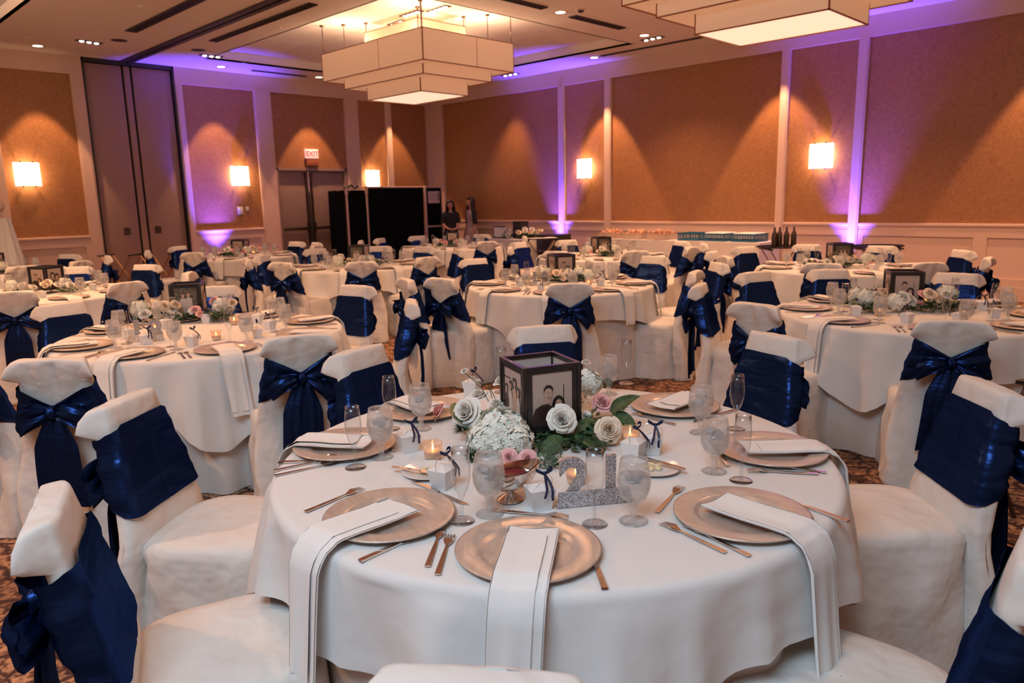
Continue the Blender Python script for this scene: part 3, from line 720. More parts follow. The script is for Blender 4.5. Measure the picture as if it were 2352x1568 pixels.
TAB = {'T21': (1.65, 1.47, math.radians(42), 'front table 21'), 'T18': (1.88, 4.56, math.radians(70), 'left table 18'), 'T10': (5.14, 4.45, math.radians(25), 'middle table 10'),
       'TR': (5.22, 1.47, math.radians(-2), 'right table 20'), 'TRF': (7.95, 3.0, .1, 'right back table'), 'TCF': (5.26, 7.88, .2, 'centre back table'),
       'TFL': (1.85, 8.0, .6, 'far left table'), 'TBL': (5.2, 11.0, .0, 'purple-lit table'), 'TRB': (7.95, 6.15, .3, 'far wall-side table'),
       'TCB': (8.3, 9.6, .2, 'table by the drapes'), 'TFF': (2.0, 11.1, .1, 'furthest left table')}
CHAIRS = {'T21': [(120, 1150, 'f', math.radians(-6)), (290, 912, 'f', math.radians(2)), (828, 800, 'f', math.radians(20)), (1250, 748, 'f', math.radians(12)), (1780, 768, 'f', math.radians(-18)), (2265, 880, 'f', math.radians(-9)), (2385, 1235, 'f', math.radians(8)), (1100, 1548, 'r', 0)],
 'T18': [(118, 822, 'r', math.radians(7)), (682, 768, 'r', math.radians(-18)), (815, 655, 'f', 0), (497, 657, 'f', 0), (155, 697, 'f', math.radians(-15)), (942, 690, 'r', 0), (-90, 800, 'f', 0)],
 'TFL': [(285, 648, 'r', 0), (30, 668, 'r', 0), (333, 607, 'f', 0), (430, 625, 'r', 0), (172, 612, 'f', 0)],
 'TFF': [(245, 587, 'r', 0), (120, 587, 'f', 0), (180, 599, 'r', 0), (45, 610, 'r', 0)],
 'TBL': [(340, 575, 'r', 0), (412, 565, 'f', 0), (447, 579, 'r', 0), (652, 557, 'f', 0), (690, 564, 'r', 0), (713, 557, 'f', 0)],
 'TCF': [(570, 595, 'r', 0), (607, 586, 'f', 0), (650, 602, 'r', 0), (830, 600, 'r', 0), (977, 590, 'r', 0), (872, 565, 'f', 0), (973, 566, 'f', 0), (1052, 572, 'r', 0), (726, 571, 'f', 0)],
 'T10': [(935, 640, 'f', 0), (1036, 637, 'r', math.radians(15)), (1085, 593, 'f', 0), (1500, 588, 'f', 0), (1648, 603, 'f', 0), (1577, 622, 'r', 0), (1307, 648, 'r', 0)],
 'TCB': [(874, 547, 'f', 0), (830, 552, 'r', 0), (971, 542, 'f', 0), (1085, 540, 'f', 0), (1116, 554, 'r', 0), (1169, 543, 'f', 0)],
 'TRB': [(1193, 556, 'f', 0), (1177, 567, 'r', 0), (1303, 551, 'f', 0), (1290, 575, 'r', 0), (1458, 576, 'r', 0), (1558, 554, 'f', 0), (1585, 567, 'r', 0), (1615, 559, 'f', 0)],
 'TRF': [(1638, 577, 'r', 0), (1678, 588, 'r', 0), (1712, 566, 'f', 0), (1855, 561, 'f', 0), (2024, 564, 'f', 0), (1897, 601, 'r', 0), (2115, 601, 'r', 0), (2210, 574, 'f', 0), (2268, 591, 'r', 0)],
 'TR': [(1610, 652, 'r', 0), (1737, 624, 'f', 0), (1908, 618, 'f', 0), (2200, 627, 'f', 0), (2170, 718, 'r', 0), (1740, 697, 'r', math.radians(15))]}
def side_of(tx, ty, x, y):
    """which side of the table as the camera sees it"""
    a = math.atan2(tx, ty); dx, dy = x - tx, y - ty
    r_ = dx * cos(a) - dy * sin(a); f_ = dx * sin(a) + dy * cos(a)
    k = int(((math.degrees(math.atan2(r_, f_)) + 360 + 22.5) % 360) // 45)
    return ['far side', 'far right', 'right side', 'near right', 'near side', 'near left', 'left side', 'far left'][k]
def uniq(items):
    """items: (base label words, screen x, key) -> labels made unique by left/right order"""
    from collections import defaultdict
    g = defaultdict(list)
    for i, it in enumerate(items): g[it[0]].append((it[1], i))
    out = [None] * len(items)
    for b_, l in g.items():
        l.sort()
        if len(l) == 1: out[l[0][1]] = b_; continue
        names = ['left one', 'right one'] if len(l) == 2 else ['leftmost', 'middle', 'rightmost'] if len(l) == 3 else ['leftmost', 'second from left', 'third from left', 'fourth from left', 'fifth from left', 'sixth from left', 'seventh from left', 'eighth from left', 'ninth from left'][:len(l)]
        for (sx, i), w in zip(l, names): out[i] = b_ + ', ' + w
    return out
ci = 0
for tn, lst in CHAIRS.items():
    tx, ty, ph, tdesc = TAB[tn]; rec = []
    for (x, y, k, dr) in lst:
        p = px(x, y, ZT)
        d = Vector((tx - p.x, ty - p.y, 0)); dist = d.length; d.normalize(); p = Vector((p.x, p.y, 0))
        if dist < 1.22: p -= d * (1.22 - dist)
        if dist > 1.55: p += d * (dist - 1.55)
        ang = math.atan2(d.y, d.x) - PI / 2 + dr
        o = Vector((p.x, p.y, 0)) + Vector((-sin(ang), cos(ang), 0)) * .322
        look = 'sash front seen' if k == 'f' else 'bow seen'
        rec.append((o, ang, 'covered chair, %s, %s of the %s' % (look, side_of(tx, ty, p.x, p.y), tdesc)))
    labs = uniq([(r[2], scr((r[0].x, r[0].y, .9))[0]) for r in rec])
    for (o, ang, _), lab in zip(rec, labs):
        k = ci % len(CH); ci += 1
        g = 'covered chairs around the round tables'
        if not used[k]: used[k] = True; c = CH[k]; KIDS.clear(); c.location = o; c.rotation_euler = (0, 0, ang); c['label'] = lab; c['group'] = g
        else: dup(CH[k], o, ang, lab, g)

# ---------------------------------------------------------------- round tables with two cloths
RT, HT = .84, .745
def cloth_mesh(seed, ph, hi):
    sd = seed * 3.7; n = 240 if hi else 120
    side = 1.13
    rings = [(0, 0), (.3, 0), (.6, 0), (RT - .02, 0)] + [(RT - .02 + .026 * sin(a), .026 * (1 - cos(a))) for a in (PI / 8, PI / 4, 3 * PI / 8, PI / 2)]
    nd = 26 if hi else 12; mb = MB()
    fn = [random.Random(seed * 11 + i) for i in range(3)]
    K = [fn[0].choice((14, 16, 18)), fn[1].choice((22, 26)), 5]; P = [f.uniform(0, 6) for f in fn]
    def fold(th):
        a = abs(sin(K[0] * .5 * th + P[0] + .9 * sin(2 * th + P[2]))); b = abs(sin(K[1] * .5 * th + P[1] + .7 * sin(3 * th)))
        return (1 - 1.9 * a ** .8) * .75 * (.6 + .4 * sin(2 * th + P[1])) + (1 - 1.8 * b) * .35 + .2 * sin(K[2] * th + P[2])
    for j in range(n):
        th = 2 * PI * j / n
        q = (th - ph) % (PI / 2) - PI / 4                            # corners of the square cloth at ph + 0, 90...
        Lf = .205 + .25 * math.exp(-((abs(q) - PI / 4) / .30) ** 2) + .02 * sin(th * 3 + sd)
        f = fold(th); corner = math.exp(-((abs(q) - PI / 4) / .22) ** 2)
        for r, dz in rings:
            mb.v.append((r * cos(th), r * sin(th), HT + .012 - dz))
        for i in range(1, nd + 1):
            s = i / nd; drop = .026 + s * Lf
            rr = RT + .006 + .014 * s + .064 * (s ** .6) * (f + .42) * min(1, .45 + Lf / .6) + .030 * corner * s + .003 * nz(th * 8, s * 4, sd)
            mb.v.append((rr * cos(th), rr * sin(th), HT + .012 - drop + .010 * nz(th * 3, 1, sd) * s))
    m = len(rings) + nd
    for j in range(n):
        j2 = (j + 1) % n
        for k in range(m - 1):
            if k == 0: mb.face((j * m, j * m + 1, j2 * m + 1)); continue
            mb.face((j * m + k, j * m + k + 1, j2 * m + k + 1, j2 * m + k))
    return mb.mesh('tablecloth', 'cloth')
def skirt_mesh(seed, hi):
    n = 200 if hi else 110; mb = MB(); sd = seed * 2.1; nd = 12
    for j in range(n):
        th = 2 * PI * j / n
        f = sin(15 * th + sd + 1.5 * sin(3 * th)) * .6 + .4 * sin(23 * th + sd * 2)
        for i in range(nd + 1):
            s = i / nd; rr = RT - .030 + .020 * s + .040 * s ** .7 * (f - .2)
            mb.v.append((rr * cos(th), rr * sin(th), lerp(HT - .01, .006, s)))
    for j in range(n):
        j2 = (j + 1) % n
        for k in range(nd): mb.face((j * (nd + 1) + k, j * (nd + 1) + k + 1, j2 * (nd + 1) + k + 1, j2 * (nd + 1) + k))
    return mb.mesh('under_cloth', 'skirt')
top_me = MB().lathe([(.001, HT - .025), (RT - .02, HT - .025), (RT - .012, HT - .012), (RT - .02, HT), (.001, HT)], 64).mesh('tabletop', 'pump')
leg_me = MB().tube([(.45, .22, HT - .03), (.48, .26, .35), (.48, .26, 0)], .016, 8).mesh('leg', 'steel')
for i, (tn, (tx, ty, ph, desc)) in enumerate(TAB.items()):
    t = thing('round_table', 'round banquet table under white cloths, ' + desc, 'table', (tx, ty, 0), 0, 'round banquet tables')
    put('tabletop', top_me, t)
    for a in range(4): put('leg', leg_me, t, None, a * PI / 2)
    hi = tn in ('T21', 'T18')
    tag(put('under_cloth', skirt_mesh(i + 1, hi), None, (tx, ty, 0)), 'floor-length white under cloth of the ' + desc, 'tablecloth', 'long white under cloths')
    tag(put('tablecloth', cloth_mesh(i + 1, ph, hi), None, (tx, ty, 0)), 'white square overlay cloth hanging in folds on the ' + desc, 'tablecloth', 'white overlay cloths')
ZS = HT + .0125

# ---------------------------------------------------------------- tableware prototypes
rn = random.Random(5)
charger_me = MB().lathe([(.001, .003), (.098, .003), (.105, .0055), (.112, .0118), (.118, .0135), (.160, .0170), (.165, .0158), (.163, .0125), (.118, .008), (.10, .0), (.001, 0)], 56).mesh('charger_plate', 'charger')
gob_me = MB().lathe([(.001, .003), (.012, .005), (.030, .0035), (.036, .001), (.036, .0), (.001, 0)], 26).lathe([(.012, .005), (.0075, .016), (.009, .026), (.008, .036), (.011, .043), (.014, .048)], 18).lathe([(.012, .048), (.030, .062), (.0395, .085), (.0415, .105), (.0385, .130), (.0345, .152), (.0335, .160), (.0325, .160), (.0335, .152)], 30).mesh('goblet_body', 'goblet')
water_me = MB().lathe([(.001, .051), (.028, .064), (.0370, .085), (.0390, .105), (.0380, .118), (.001, .118)], 24).mesh('water', 'water')
icb = MB()
for k in range(7):
    a = k * 2.4; r_ = .016 * (.3 + .7 * (k % 3) / 2)
    icb.rbox(-.010, -.009, -.008, .010, .009, .008, .002, Matrix.Translation((r_ * cos(a), r_ * sin(a), .106 + .008 * (k % 3))) @ Matrix.Rotation(a * 3, 4, 'Z') @ Matrix.Rotation(a, 4, 'X'))
ice_me = icb.mesh('ice', 'ice', .7)
flute_me = MB().lathe([(.001, .004), (.010, .005), (.026, .003), (.032, .001), (.032, 0), (.001, 0)], 24).lathe([(.010, .005), (.0045, .016), (.0042, .050), (.0060, .062), (.010, .070)], 12).lathe([(.008, .070), (.017, .086), (.0235, .112), (.0245, .135), (.0225, .165), (.0205, .190), (.0195, .190), (.0212, .165)], 24).mesh('flute_body', 'glass')
def fork_mesh():
    m = MB()
    m.prism([(-.098, -.0065), (-.02, -.0048), (.035, -.0022), (.035, .0022), (-.02, .0048), (-.098, .0065)], .0028)
    pts = [(.033, -.0024), (.048, -.0095), (.058, -.0115), (.062, -.0115), (.062, .0115), (.058, .0115), (.048, .0095), (.033, .0024)]
    m.prism(pts, .002)
    for k in range(4):
        y = -.0115 + k * .0066; m.prism([(.060, y), (.092, y + .0006), (.095, y + .0016), (.092, y + .0026), (.060, y + .0032)], .002)
    m.v = [(x, y, z + .0012 + .006 * max(0, (x - .02) / .075) - .010 * max(0, (x - .035) / .06) ** 2 + (.004 if x > .055 else 0)) for x, y, z in m.v]
    return m.mesh('dinner_fork', 'silver', .5)
fork_me = fork_mesh()
knife_me = MB().prism([(-.115, -.007), (.0, -.0055), (.0, .0055), (-.115, .007)], .0048).prism([(0, -.0055), (.02, -.010), (.10, -.0095), (.120, .002), (.118, .0055), (0, .0055)], .0018).mesh('dinner_knife', 'silver', .5)
sp = MB().prism([(-.098, -.006), (-.02, -.0045), (.04, -.002), (.04, .002), (-.02, .0045), (-.098, .006)], .0028)
sp.grid(lambda u, v: Vector((.068 + .031 * cos(2 * PI * u) * v * (1 if cos(2 * PI * u) > 0 else 1.05), .0185 * sin(2 * PI * u) * v, .0035 + .009 * v * v - .002)), 24, 6, cu=True)
spoon_me = sp.mesh('spoon', 'silver', .9)
def favour_box():
    t = thing('favour_box', 'white favour box', 'gift box'); b = MB()
    w0, w1, h = .024, .034, .056; b.v += [(sx * w, sy * w * .9, z) for w, z in ((w0, 0), (w1, h)) for sx, sy in ((-1, -1), (1, -1), (1, 1), (-1, 1))]
    for q in ((3, 2, 1, 0), (0, 1, 5, 4), (1, 2, 6, 5), (2, 3, 7, 6), (3, 0, 4, 7)): b.face(q)
    n = len(b.v); b.v += [(-w1, -w1 * .9, h), (w1, -w1 * .9, h), (0, .003, h + .012), (0, -.003, h + .012), (-w1, w1 * .9, h), (w1, w1 * .9, h)]
    b.face((n, n + 1, n + 2)); b.face((n + 5, n + 4, n + 3)); b.face((n + 1, n + 5, n + 2)); b.face((n + 4, n, n + 3))
    b.prism([(-.022, -.001), (.022, -.001), (.0, .0)], .0015, Matrix.Translation((0, -w1 * .86, h * .9)) @ Matrix.Rotation(-PI / 2, 4, 'X'))
    b.build('carton', 'card', t, smooth=False)
    MB().tube([(-w1, 0, h), (-w1 * 1.02, 0, h + .018), (-w1 * .6, 0, h + .036), (0, 0, h + .042), (w1 * .6, 0, h + .036), (w1 * 1.02, 0, h + .018), (w1, 0, h)], .0007, 5).build('wire_handle', 'silver', t)
    r_ = MB(); ox = .012
    r_.ell((ox, -.004, h + .036), (.005, .005, .006), nu=8, nv=6)
    for sg in (1, -1): r_.grid(lambda u, v, sg=sg: Vector((ox + sg * (.003 + .020 * sin(PI * u) * 1.0), -.004 + .006 * sin(2 * PI * u), h + .036 + .012 * sin(PI * u) + (v - .5) * .008)), 14, 3)
    r_.grid(lambda u, v: Vector((ox + .012 * u + .004 * sin(u * 5), -.008 - .034 * min(1, u * 1.6), h + .034 - .058 * u)) + Vector(((v - .5) * .007, 0, (v - .5) * .002)), 10, 3)
    r_.grid(lambda u, v: Vector((ox - .014 * u, -.008 - .034 * min(1, u * 1.8), h + .034 - .050 * u)) + Vector(((v - .5) * .007, 0, 0)), 8, 3)
    r_.build('navy_ribbon', 'navyribbon', t)
    return t
fav = favour_box()
def votive():
    t = thing('votive_candle', 'votive', 'candle')
    MB().lathe([(.001, .003), (.022, .003), (.026, .01), (.030, .048), (.0315, .056), (.029, .056), (.027, .02), (.001, .010)], 24).build('glass_cup', 'votive', t)
    MB().lathe([(.001, .030), (.026, .030), (.024, .008), (.001, .008)], 20).build('wax', 'wax', t)
    MB().lathe([(.001, .031), (.003, .035), (.0035, .039), (.002, .045), (.0003, .051)], 10).build('flame', 'flame', t)
    return t
vot = votive()
def goblet():
    t = thing('water_goblet', 'goblet', 'glass'); put('bowl_and_foot', gob_me, t); put('water', water_me, t); put('ice', ice_me, t); return t
gob = goblet()
def napkin_mesh(seed, hang, r_edge=RT - .67, wd=.118):
    rd = random.Random(seed); sd = seed * 1.9; m = MB()
    path = [(-.082, .0185), (-.04, .0180), (.02, .0182), (.10, .0215), (.150, .0215), (r_edge + .000, .0100), (r_edge + .014, .004), (r_edge + .026, -.012)]
    nd = 12
    for i in range(1, nd + 1):
        s = i / nd; path.append((r_edge + .034 + .050 * s * min(1, hang / .4), -.012 - hang * s))
    def lay(w0, w1, off, a, b_):
        P = path[a:b_]
        k = len(P)
        def f(u, v):
            i = min(int(u * (k - 1)), k - 2); q = u * (k - 1) - i
            x = lerp(P[i][0], P[i + 1][0], q); z = lerp(P[i][1], P[i + 1][1], q)
            dn = max(0, -z) / max(.05, hang); y = lerp(w0, w1, v) * (1 - .06 * u) + .006 * sin(u * 4 + sd) * (1 + dn)
            n_ = off + .006 * dn * sin(v * 9 + sd + u * 2) + .0012 * nz(x * 30, y * 30, sd)
            if z < -.01: return Vector((x + n_ + .004 * dn, y, z))
            return Vector((x, y, z + n_ + (.002 * sin(v * 6 + sd))))
        m.grid(f, 46, 12)
    n = len(path)
    lay(-wd / 2, wd / 2, .0, 0, n); lay(-wd / 2 + .002, wd / 2 - .003, .0035, 0, n); lay(-wd / 2 + .001, wd / 2 - .024, .0075, 1, n - 1)
    for (v0, v1) in ((-wd / 2, -wd / 2), ): pass
    # closed edges
    k0 = len(m.v)
    def edge(sgn):
        def f(u, v):
            i = min(int(u * (n - 1)), n - 2); q = u * (n - 1) - i; x = lerp(path[i][0], path[i + 1][0], q); z = lerp(path[i][1], path[i + 1][1], q)
            dn = max(0, -z) / max(.05, hang); vv = 1 if sgn > 0 else 0
            y = sgn * wd / 2 * (1 - .06 * u) + .006 * sin(u * 4 + sd) * (1 + dn) + sgn * .0015 * sin(PI * v); o_ = lerp(0, .0075 if sgn < 0 else .0035, v) + .006 * dn * sin(vv * 9 + sd + u * 2)
            return Vector((x + o_ + .004 * dn, y, z)) if z < -.01 else Vector((x, y, z + o_ + .002 * sin(vv * 6 + sd)))
        return f
    m.grid(edge(1), 46, 4); m.grid(edge(-1), 46, 4)
    m.grid(lambda u, v: Vector((path[0][0] - .0025 * sin(PI * v), lerp(-wd / 2, wd / 2, u), path[0][1] + .0045 * v + .002 * sin(u * 6 + sd))), 12, 4)
    return m.mesh('cloth_napkin', 'napkin')
NAP = [napkin_mesh(s, h_) for s, h_ in ((1, .38), (2, .30), (3, .25), (4, .27))]

# ---------------------------------------------------------------- flowers
def rose_mesh(name, m, seed):
    rd = random.Random(seed); b = MB()
    for l, (cnt, rad, hh, span, fl) in enumerate(((2, .13, .95, 1.9, .0), (3, .24, .92, 1.3, .02), (4, .38, .86, 1.1, .06), (5, .54, .74, .95, .16), (5, .72, .58, .85, .30), (6, .88, .40, .72, .42))):
        for c in range(cnt):
            ph = 2 * PI * (c + .5 * (l % 2)) / cnt + rd.uniform(-.2, .2); k1 = rd.uniform(.9, 1.1)
            def f(u, v):
                uu = 2 * u - 1; a = ph + uu * span * (.55 + .45 * sin(PI * min(1, v * .9)))
                r_ = rad * k1 * (.30 + .70 * sin(v * PI / 2)) + fl * .45 * v ** 3 + .03 * uu * (l > 1)
                z = hh * sin(v * PI / 2 * .96) - fl * .35 * v ** 4 - .16 * hh * uu * uu * v + .02 * sin(uu * 7 + ph) * v
                return Vector((r_ * cos(a), r_ * sin(a), z - .45))
            b.grid(f, 7, 7)
    return b.mesh(name, m)
ROSE = {k: rose_mesh('rose', 'rose_' + k, i) for i, k in enumerate('wcp')}
def hyd_mesh(seed):
    rd = random.Random(seed); b = MB()
    for i in range(150):
        z = 1 - 1.55 * (i + .5) / 150; r_ = math.sqrt(max(0, 1 - z * z)); a = i * 2.39996
        c = Vector((r_ * cos(a), r_ * sin(a), z * .85)); nrm = (c + Vector((rd.uniform(-.4, .4), rd.uniform(-.4, .4), rd.uniform(-.3, .3)))).normalized(); c *= rd.uniform(.86, 1.02)
        q = nrm.to_track_quat('Z', 'Y').to_matrix() @ Matrix.Rotation(rd.uniform(0, 6), 3, 'Z'); s = rd.uniform(.15, .21)
        for k in range(4):
            rm = q @ Matrix.Rotation(k * PI / 2, 3, 'Z'); o = len(b.v)
            for p in ((0, 0, 0), (.45, -.48, .16), (1, -.42, .10), (1.12, 0, .02), (1, .42, .10), (.45, .48, .16), (.6, 0, .02)): b.v.append(tuple(c + rm @ (Vector(p) * s)))
            for q3 in ((0, 1, 6), (1, 2, 6), (2, 3, 6), (3, 4, 6), (4, 5, 6), (5, 0, 6)): b.face([o + t for t in q3])
    b.ell((0, 0, -.05), (.80, .80, .66), nu=16, nv=10)
    return b.mesh('hydrangea', 'hyd', False)
HYD = hyd_mesh(3)
def leaf_geo(b, mtx, L, w, bend=.25, fold=.2):
    def f(u, v):
        x = u * L; hw = w * (sin(PI * min(1, u ** .8)) ** .9) ; y = (v * 2 - 1) * hw
        z = -bend * L * u * u + fold * abs(y) + .02 * L * sin(u * 9)
        return mtx @ Vector((x, y, z))
    b.grid(f, 9, 5)
LEAF = (lambda b: (leaf_geo(b, Matrix(), 1.0, .26), b.mesh('leaf', 'leaf'))[1])(MB())
def foliage_mesh(seed, n, m):
    rd = random.Random(seed); b = MB()
    for i in range(n):
        a = rd.uniform(0, 2 * PI); e = rd.uniform(-.1, 1.0); r_ = rd.uniform(.1, .8)
        mt = Matrix.Translation((r_ * cos(a), r_ * sin(a), rd.uniform(-.25, .35) * (1 - r_ * .5))) @ Matrix.Rotation(a + rd.uniform(-.6, .6), 4, 'Z') @ Matrix.Rotation(-e, 4, 'Y') @ Matrix.Rotation(rd.uniform(-1, 1), 4, 'X')
        leaf_geo(b, mt, rd.uniform(.25, .48), rd.uniform(.05, .12))
    return b.mesh('foliage', m)
FOL = [foliage_mesh(1, 70, 'leaf'), foliage_mesh(2, 70, 'leaf2')]
def fill_mesh():
    rd = random.Random(9); b = MB()
    for i in range(170):
        z = 1 - 1.7 * (i + .5) / 170; r_ = math.sqrt(1 - z * z); a = i * 2.4; p = Vector((r_ * cos(a), r_ * sin(a), z)) * rd.uniform(.8, 1.05); s = rd.uniform(.06, .11)
        b.ell(p, (s, s, s), nu=5, nv=4)
    return b.mesh('filler_flower', 'leaf2')
FILL = fill_mesh()
needle = MB(); _r = random.Random(4)
for i in range(220):
    a = _r.uniform(0, 2 * PI); e = _r.uniform(-.5, 1.3); d = Vector((cos(a) * cos(e), sin(a) * cos(e), sin(e))); L_ = _r.uniform(.7, 1.05); s_ = d.orthogonal().normalized() * .03
    needle.poly([d * .15 - s_, d * .15 + s_, d * L_])
NEEDLE = needle.mesh('dianthus_greenery', 'leaf', False)
def fpart(par, me, p, r, tilt=(0, 0, 0), sc=None):
    o = put(me.name.split('.')[0], me, par, p, tilt); o.scale = sc or (r, r, r); return o
def aim_rot(d, roll=0): return tuple((Vector(d).to_track_quat('Z', 'Y').to_matrix() @ Matrix.Rotation(roll, 3, 'Z')).to_euler())

# photo lanterns -----------------------------------------------------------
def ell2(cx, cz, rx, rz, n=18): return [(cx + rx * cos(2 * PI * i / n), cz + rz * sin(2 * PI * i / n)) for i in range(n)]
def print_mesh(style):
    b = MB(); mats = ['photo_bg', 'photo_skin', 'photo_hair', 'photo_dk', 'photo_lt', 'photo_tree']
    W_, H_ = .074, .090; lvl = [0]
    def shape(pts, m):
        b.cur = m; lvl[0] += 1; y = -.0004 * lvl[0]; b.poly([(max(-W_, min(W_, x)), y, max(-H_, min(H_, z))) for x, z in pts])
    shape([(-W_, -H_), (W_, -H_), (W_, H_), (-W_, H_)], 5 if style == 'garden' else 0)
    if style == 'couple':
        shape([(.040, -.03), (.043, -.03), (.043, .042), (.040, .044)], 2); shape([(.028, -.02), (.030, -.02), (.030, .035), (.028, .033)], 4)
        shape(ell2(.022, -.028, .024, .036), 2); shape([(.004, -.09), (.058, -.09), (.062, -.058), (.045, -.040), (.020, -.038), (.006, -.05)], 2)
        shape([(-.070, -.09), (.010, -.09), (.012, -.05), (.004, -.028), (-.018, -.018), (-.040, -.018), (-.062, -.030), (-.072, -.055)], 3)
        shift = .012
        shape([(-.030, -.016), (-.008, -.016), (-.010, .004), (-.028, .004)], 1); shape(ell2(-.016, .018, .0145, .021), 1)
        shape([(-.032, .018), (-.031, .036), (-.022, .046), (-.008, .046), (.002, .036), (.000, .020), (-.004, .032), (-.014, .037), (-.026, .033)], 2)
        shape([(.014, -.055), (.028, -.055), (.026, -.040), (.016, -.040)], 1); shape(ell2(.021, -.022, .0125, .018), 1)
        for cx, cz in ((-.021, .020), (-.011, .020), (.016, -.019), (.025, -.019)): shape(ell2(cx, cz, .002, .001, 8), 2)
        shape([(-.021, .007), (-.011, .007), (-.013, .005), (-.019, .005)], 3); shape([(.014, -.031), (.027, -.031), (.024, -.035), (.017, -.035)], 4)
    elif style == 'group':
        shape([(-W_, .05), (-.02, .05), (-.02, .054), (-W_, .054)], 2); shape([(.0, .02), (.006, .02), (.006, .06), (.0, .06)], 2)
        for k, (cx, top, w, m) in enumerate(((-.055, .012, .020, 3), (-.015, .030, .018, 4), (.022, .045, .020, 1), (.052, .020, .018, 4))):
            shape(ell2(cx, top, .012, .018), 2); shape(ell2(cx, top - .003, .008, .012), 1)
            shape([(cx - w, -.09), (cx + w, -.09), (cx + w * .8, top - .035), (cx + .006, top - .016), (cx - .006, top - .016), (cx - w * .8, top - .035)], m)
    elif style == 'garden':
        shape([(-W_, -H_), (W_, -H_), (W_, -.05), (-W_, -.05)], 4)
        for cx, top, m in ((-.018, .03, 4), (.018, .035, 4)):
            shape([(cx - .026, -.09), (cx + .026, -.09), (cx + .022, top - .03), (cx + .008, top - .015), (cx - .008, top - .015), (cx - .022, top - .03)], m); shape(ell2(cx, top, .010, .013), 1)
    else:
        for cx, top in ((-.022, .02), (.024, .005)): shape(ell2(cx, top, .026, .036), 2); shape(ell2(cx, top - .006, .018, .025), 1); shape([(cx - .03, -.09), (cx + .03, -.09), (cx + .02, top - .04), (cx - .02, top - .04)], 3 if cx < 0 else 4)
    return b.mesh('photo_print', mats, False)
PR = {k: print_mesh(k) for k in ('couple', 'group', 'garden', 'pair')}
S_, H2 = .104, .222
fr_ = MB(); bw = .0145
for sx in (-1, 1):
    for sy in (-1, 1): fr_.rbox(*sorted((sx * S_, sx * (S_ - bw)))[:1], *sorted((sy * S_, sy * (S_ - bw)))[:1], 0, *sorted((sx * S_, sx * (S_ - bw)))[1:], *sorted((sy * S_, sy * (S_ - bw)))[1:], H2, .0015)
for z0, z1 in ((0, .016), (H2 - .014, H2)):
    for s in (-1, 1):
        a, b_ = sorted((s * S_, s * (S_ - bw)))
        fr_.box(-S_ + bw, a, z0, S_ - bw, b_, z1); fr_.box(a, -S_ + bw, z0, b_, S_ - bw, z1)
LFR = fr_.mesh('black_frame', 'frame', .6)
pane = MB(); pane.box(-.088, -.0015, -.098, .088, .0015, .098); PANE = pane.mesh('photo_mount', 'photo_lt', False)
matt = MB()
for x0, x1, z0, z1 in ((-.091, -.072, -.098, .098), (.072, .091, -.098, .098), (-.073, .073, .086, .098), (-.073, .073, -.098, -.088)): matt.box(x0, -.003, z0, x1, .0, z1)
MATT = matt.mesh('black_mat', 'frame', False)
def lantern(styles, lab):
    t = thing('photo_lantern', lab, 'photo box')
    put('black_frame', LFR, t)
    for k, s in enumerate(styles):
        a = k * PI / 2
        mt = put('photo_mount', PANE, t, (sin(a) * (S_ - .009), -cos(a) * (S_ - .009), H2 / 2), a)
        put('photo_print', PR[s], mt, (0, -.0018, 0)); put('black_mat', MATT, mt, (0, -.0022, 0))
    MB().box(-S_ + .01, -S_ + .01, .001, S_ - .01, S_ - .01, .006).build('base_board', 'frame', t)
    return t
lanA = lantern(['couple', 'pair', 'group', 'group'], 'black photo box with a couple portrait, among the flowers of the front table 21')
lanB = lantern(['garden', 'group', 'pair', 'couple'], 'black photo box with a garden portrait, on the left table 18')

# ---------------------------------------------------------------- settings on the tables
first = {}
def place(proto, loc, rot, lab, group):
    if isinstance(proto, bpy.types.Mesh):
        o = put({'charger_plate': 'charger_plate'}.get(proto.name, proto.name.split('.')[0]), proto, None, loc, rot)
        cat = {'charger_plate': 'plate', 'flute_body': 'glass', 'dinner_fork': 'fork', 'dinner_knife': 'knife', 'spoon': 'spoon', 'cloth_napkin': 'napkin'}[o.name.split('.')[0]]
        if o.name.startswith('flute_body'): o.name = 'champagne_flute'
        return tag(o, lab, cat, group)
    if proto.name not in first:
        first[proto.name] = 1; proto.location = loc; proto.rotation_euler = (0, 0, rot); proto['label'] = lab; proto['group'] = group; return proto
    return dup(proto, loc, rot, lab, group)
items = []                                                   # (proto, loc, rot, label stem, group)
def add(proto, p, rot, stem, grp, tn=None):
    if tn: stem = '%s, %s of the %s' % (stem, side_of(TAB[tn][0], TAB[tn][1], p[0], p[1]), TAB[tn][3])
    items.append((proto, Vector(p), rot, stem, grp))
def setting_angles(tn):
    tx, ty = TAB[tn][:2]
    return {'T21': [(1213, 1258), (895, 1180), (1703, 1178), (1776, 1030), (1555, 927), None, (970, 937), (762, 1018)],
            'T18': [(190, 787), (318, 811), (537, 794), (672, 722)], 'T10': [(1134, 647), (1172, 665), (1455, 643), (1419, 664)],
            'TR': [(1861, 691), (1841, 710), (1947, 738), (2302, 754)]}.get(tn)
C21 = Vector((TAB['T21'][0], TAB['T21'][1], 0))
NAPDATA = {0: (0, 0), 1: (.0, 1), 2: (-.0, 0), 3: (.0, 2), 4: (0, 3), 5: (0, 1), 6: (0, 2), 7: (0, 3)}
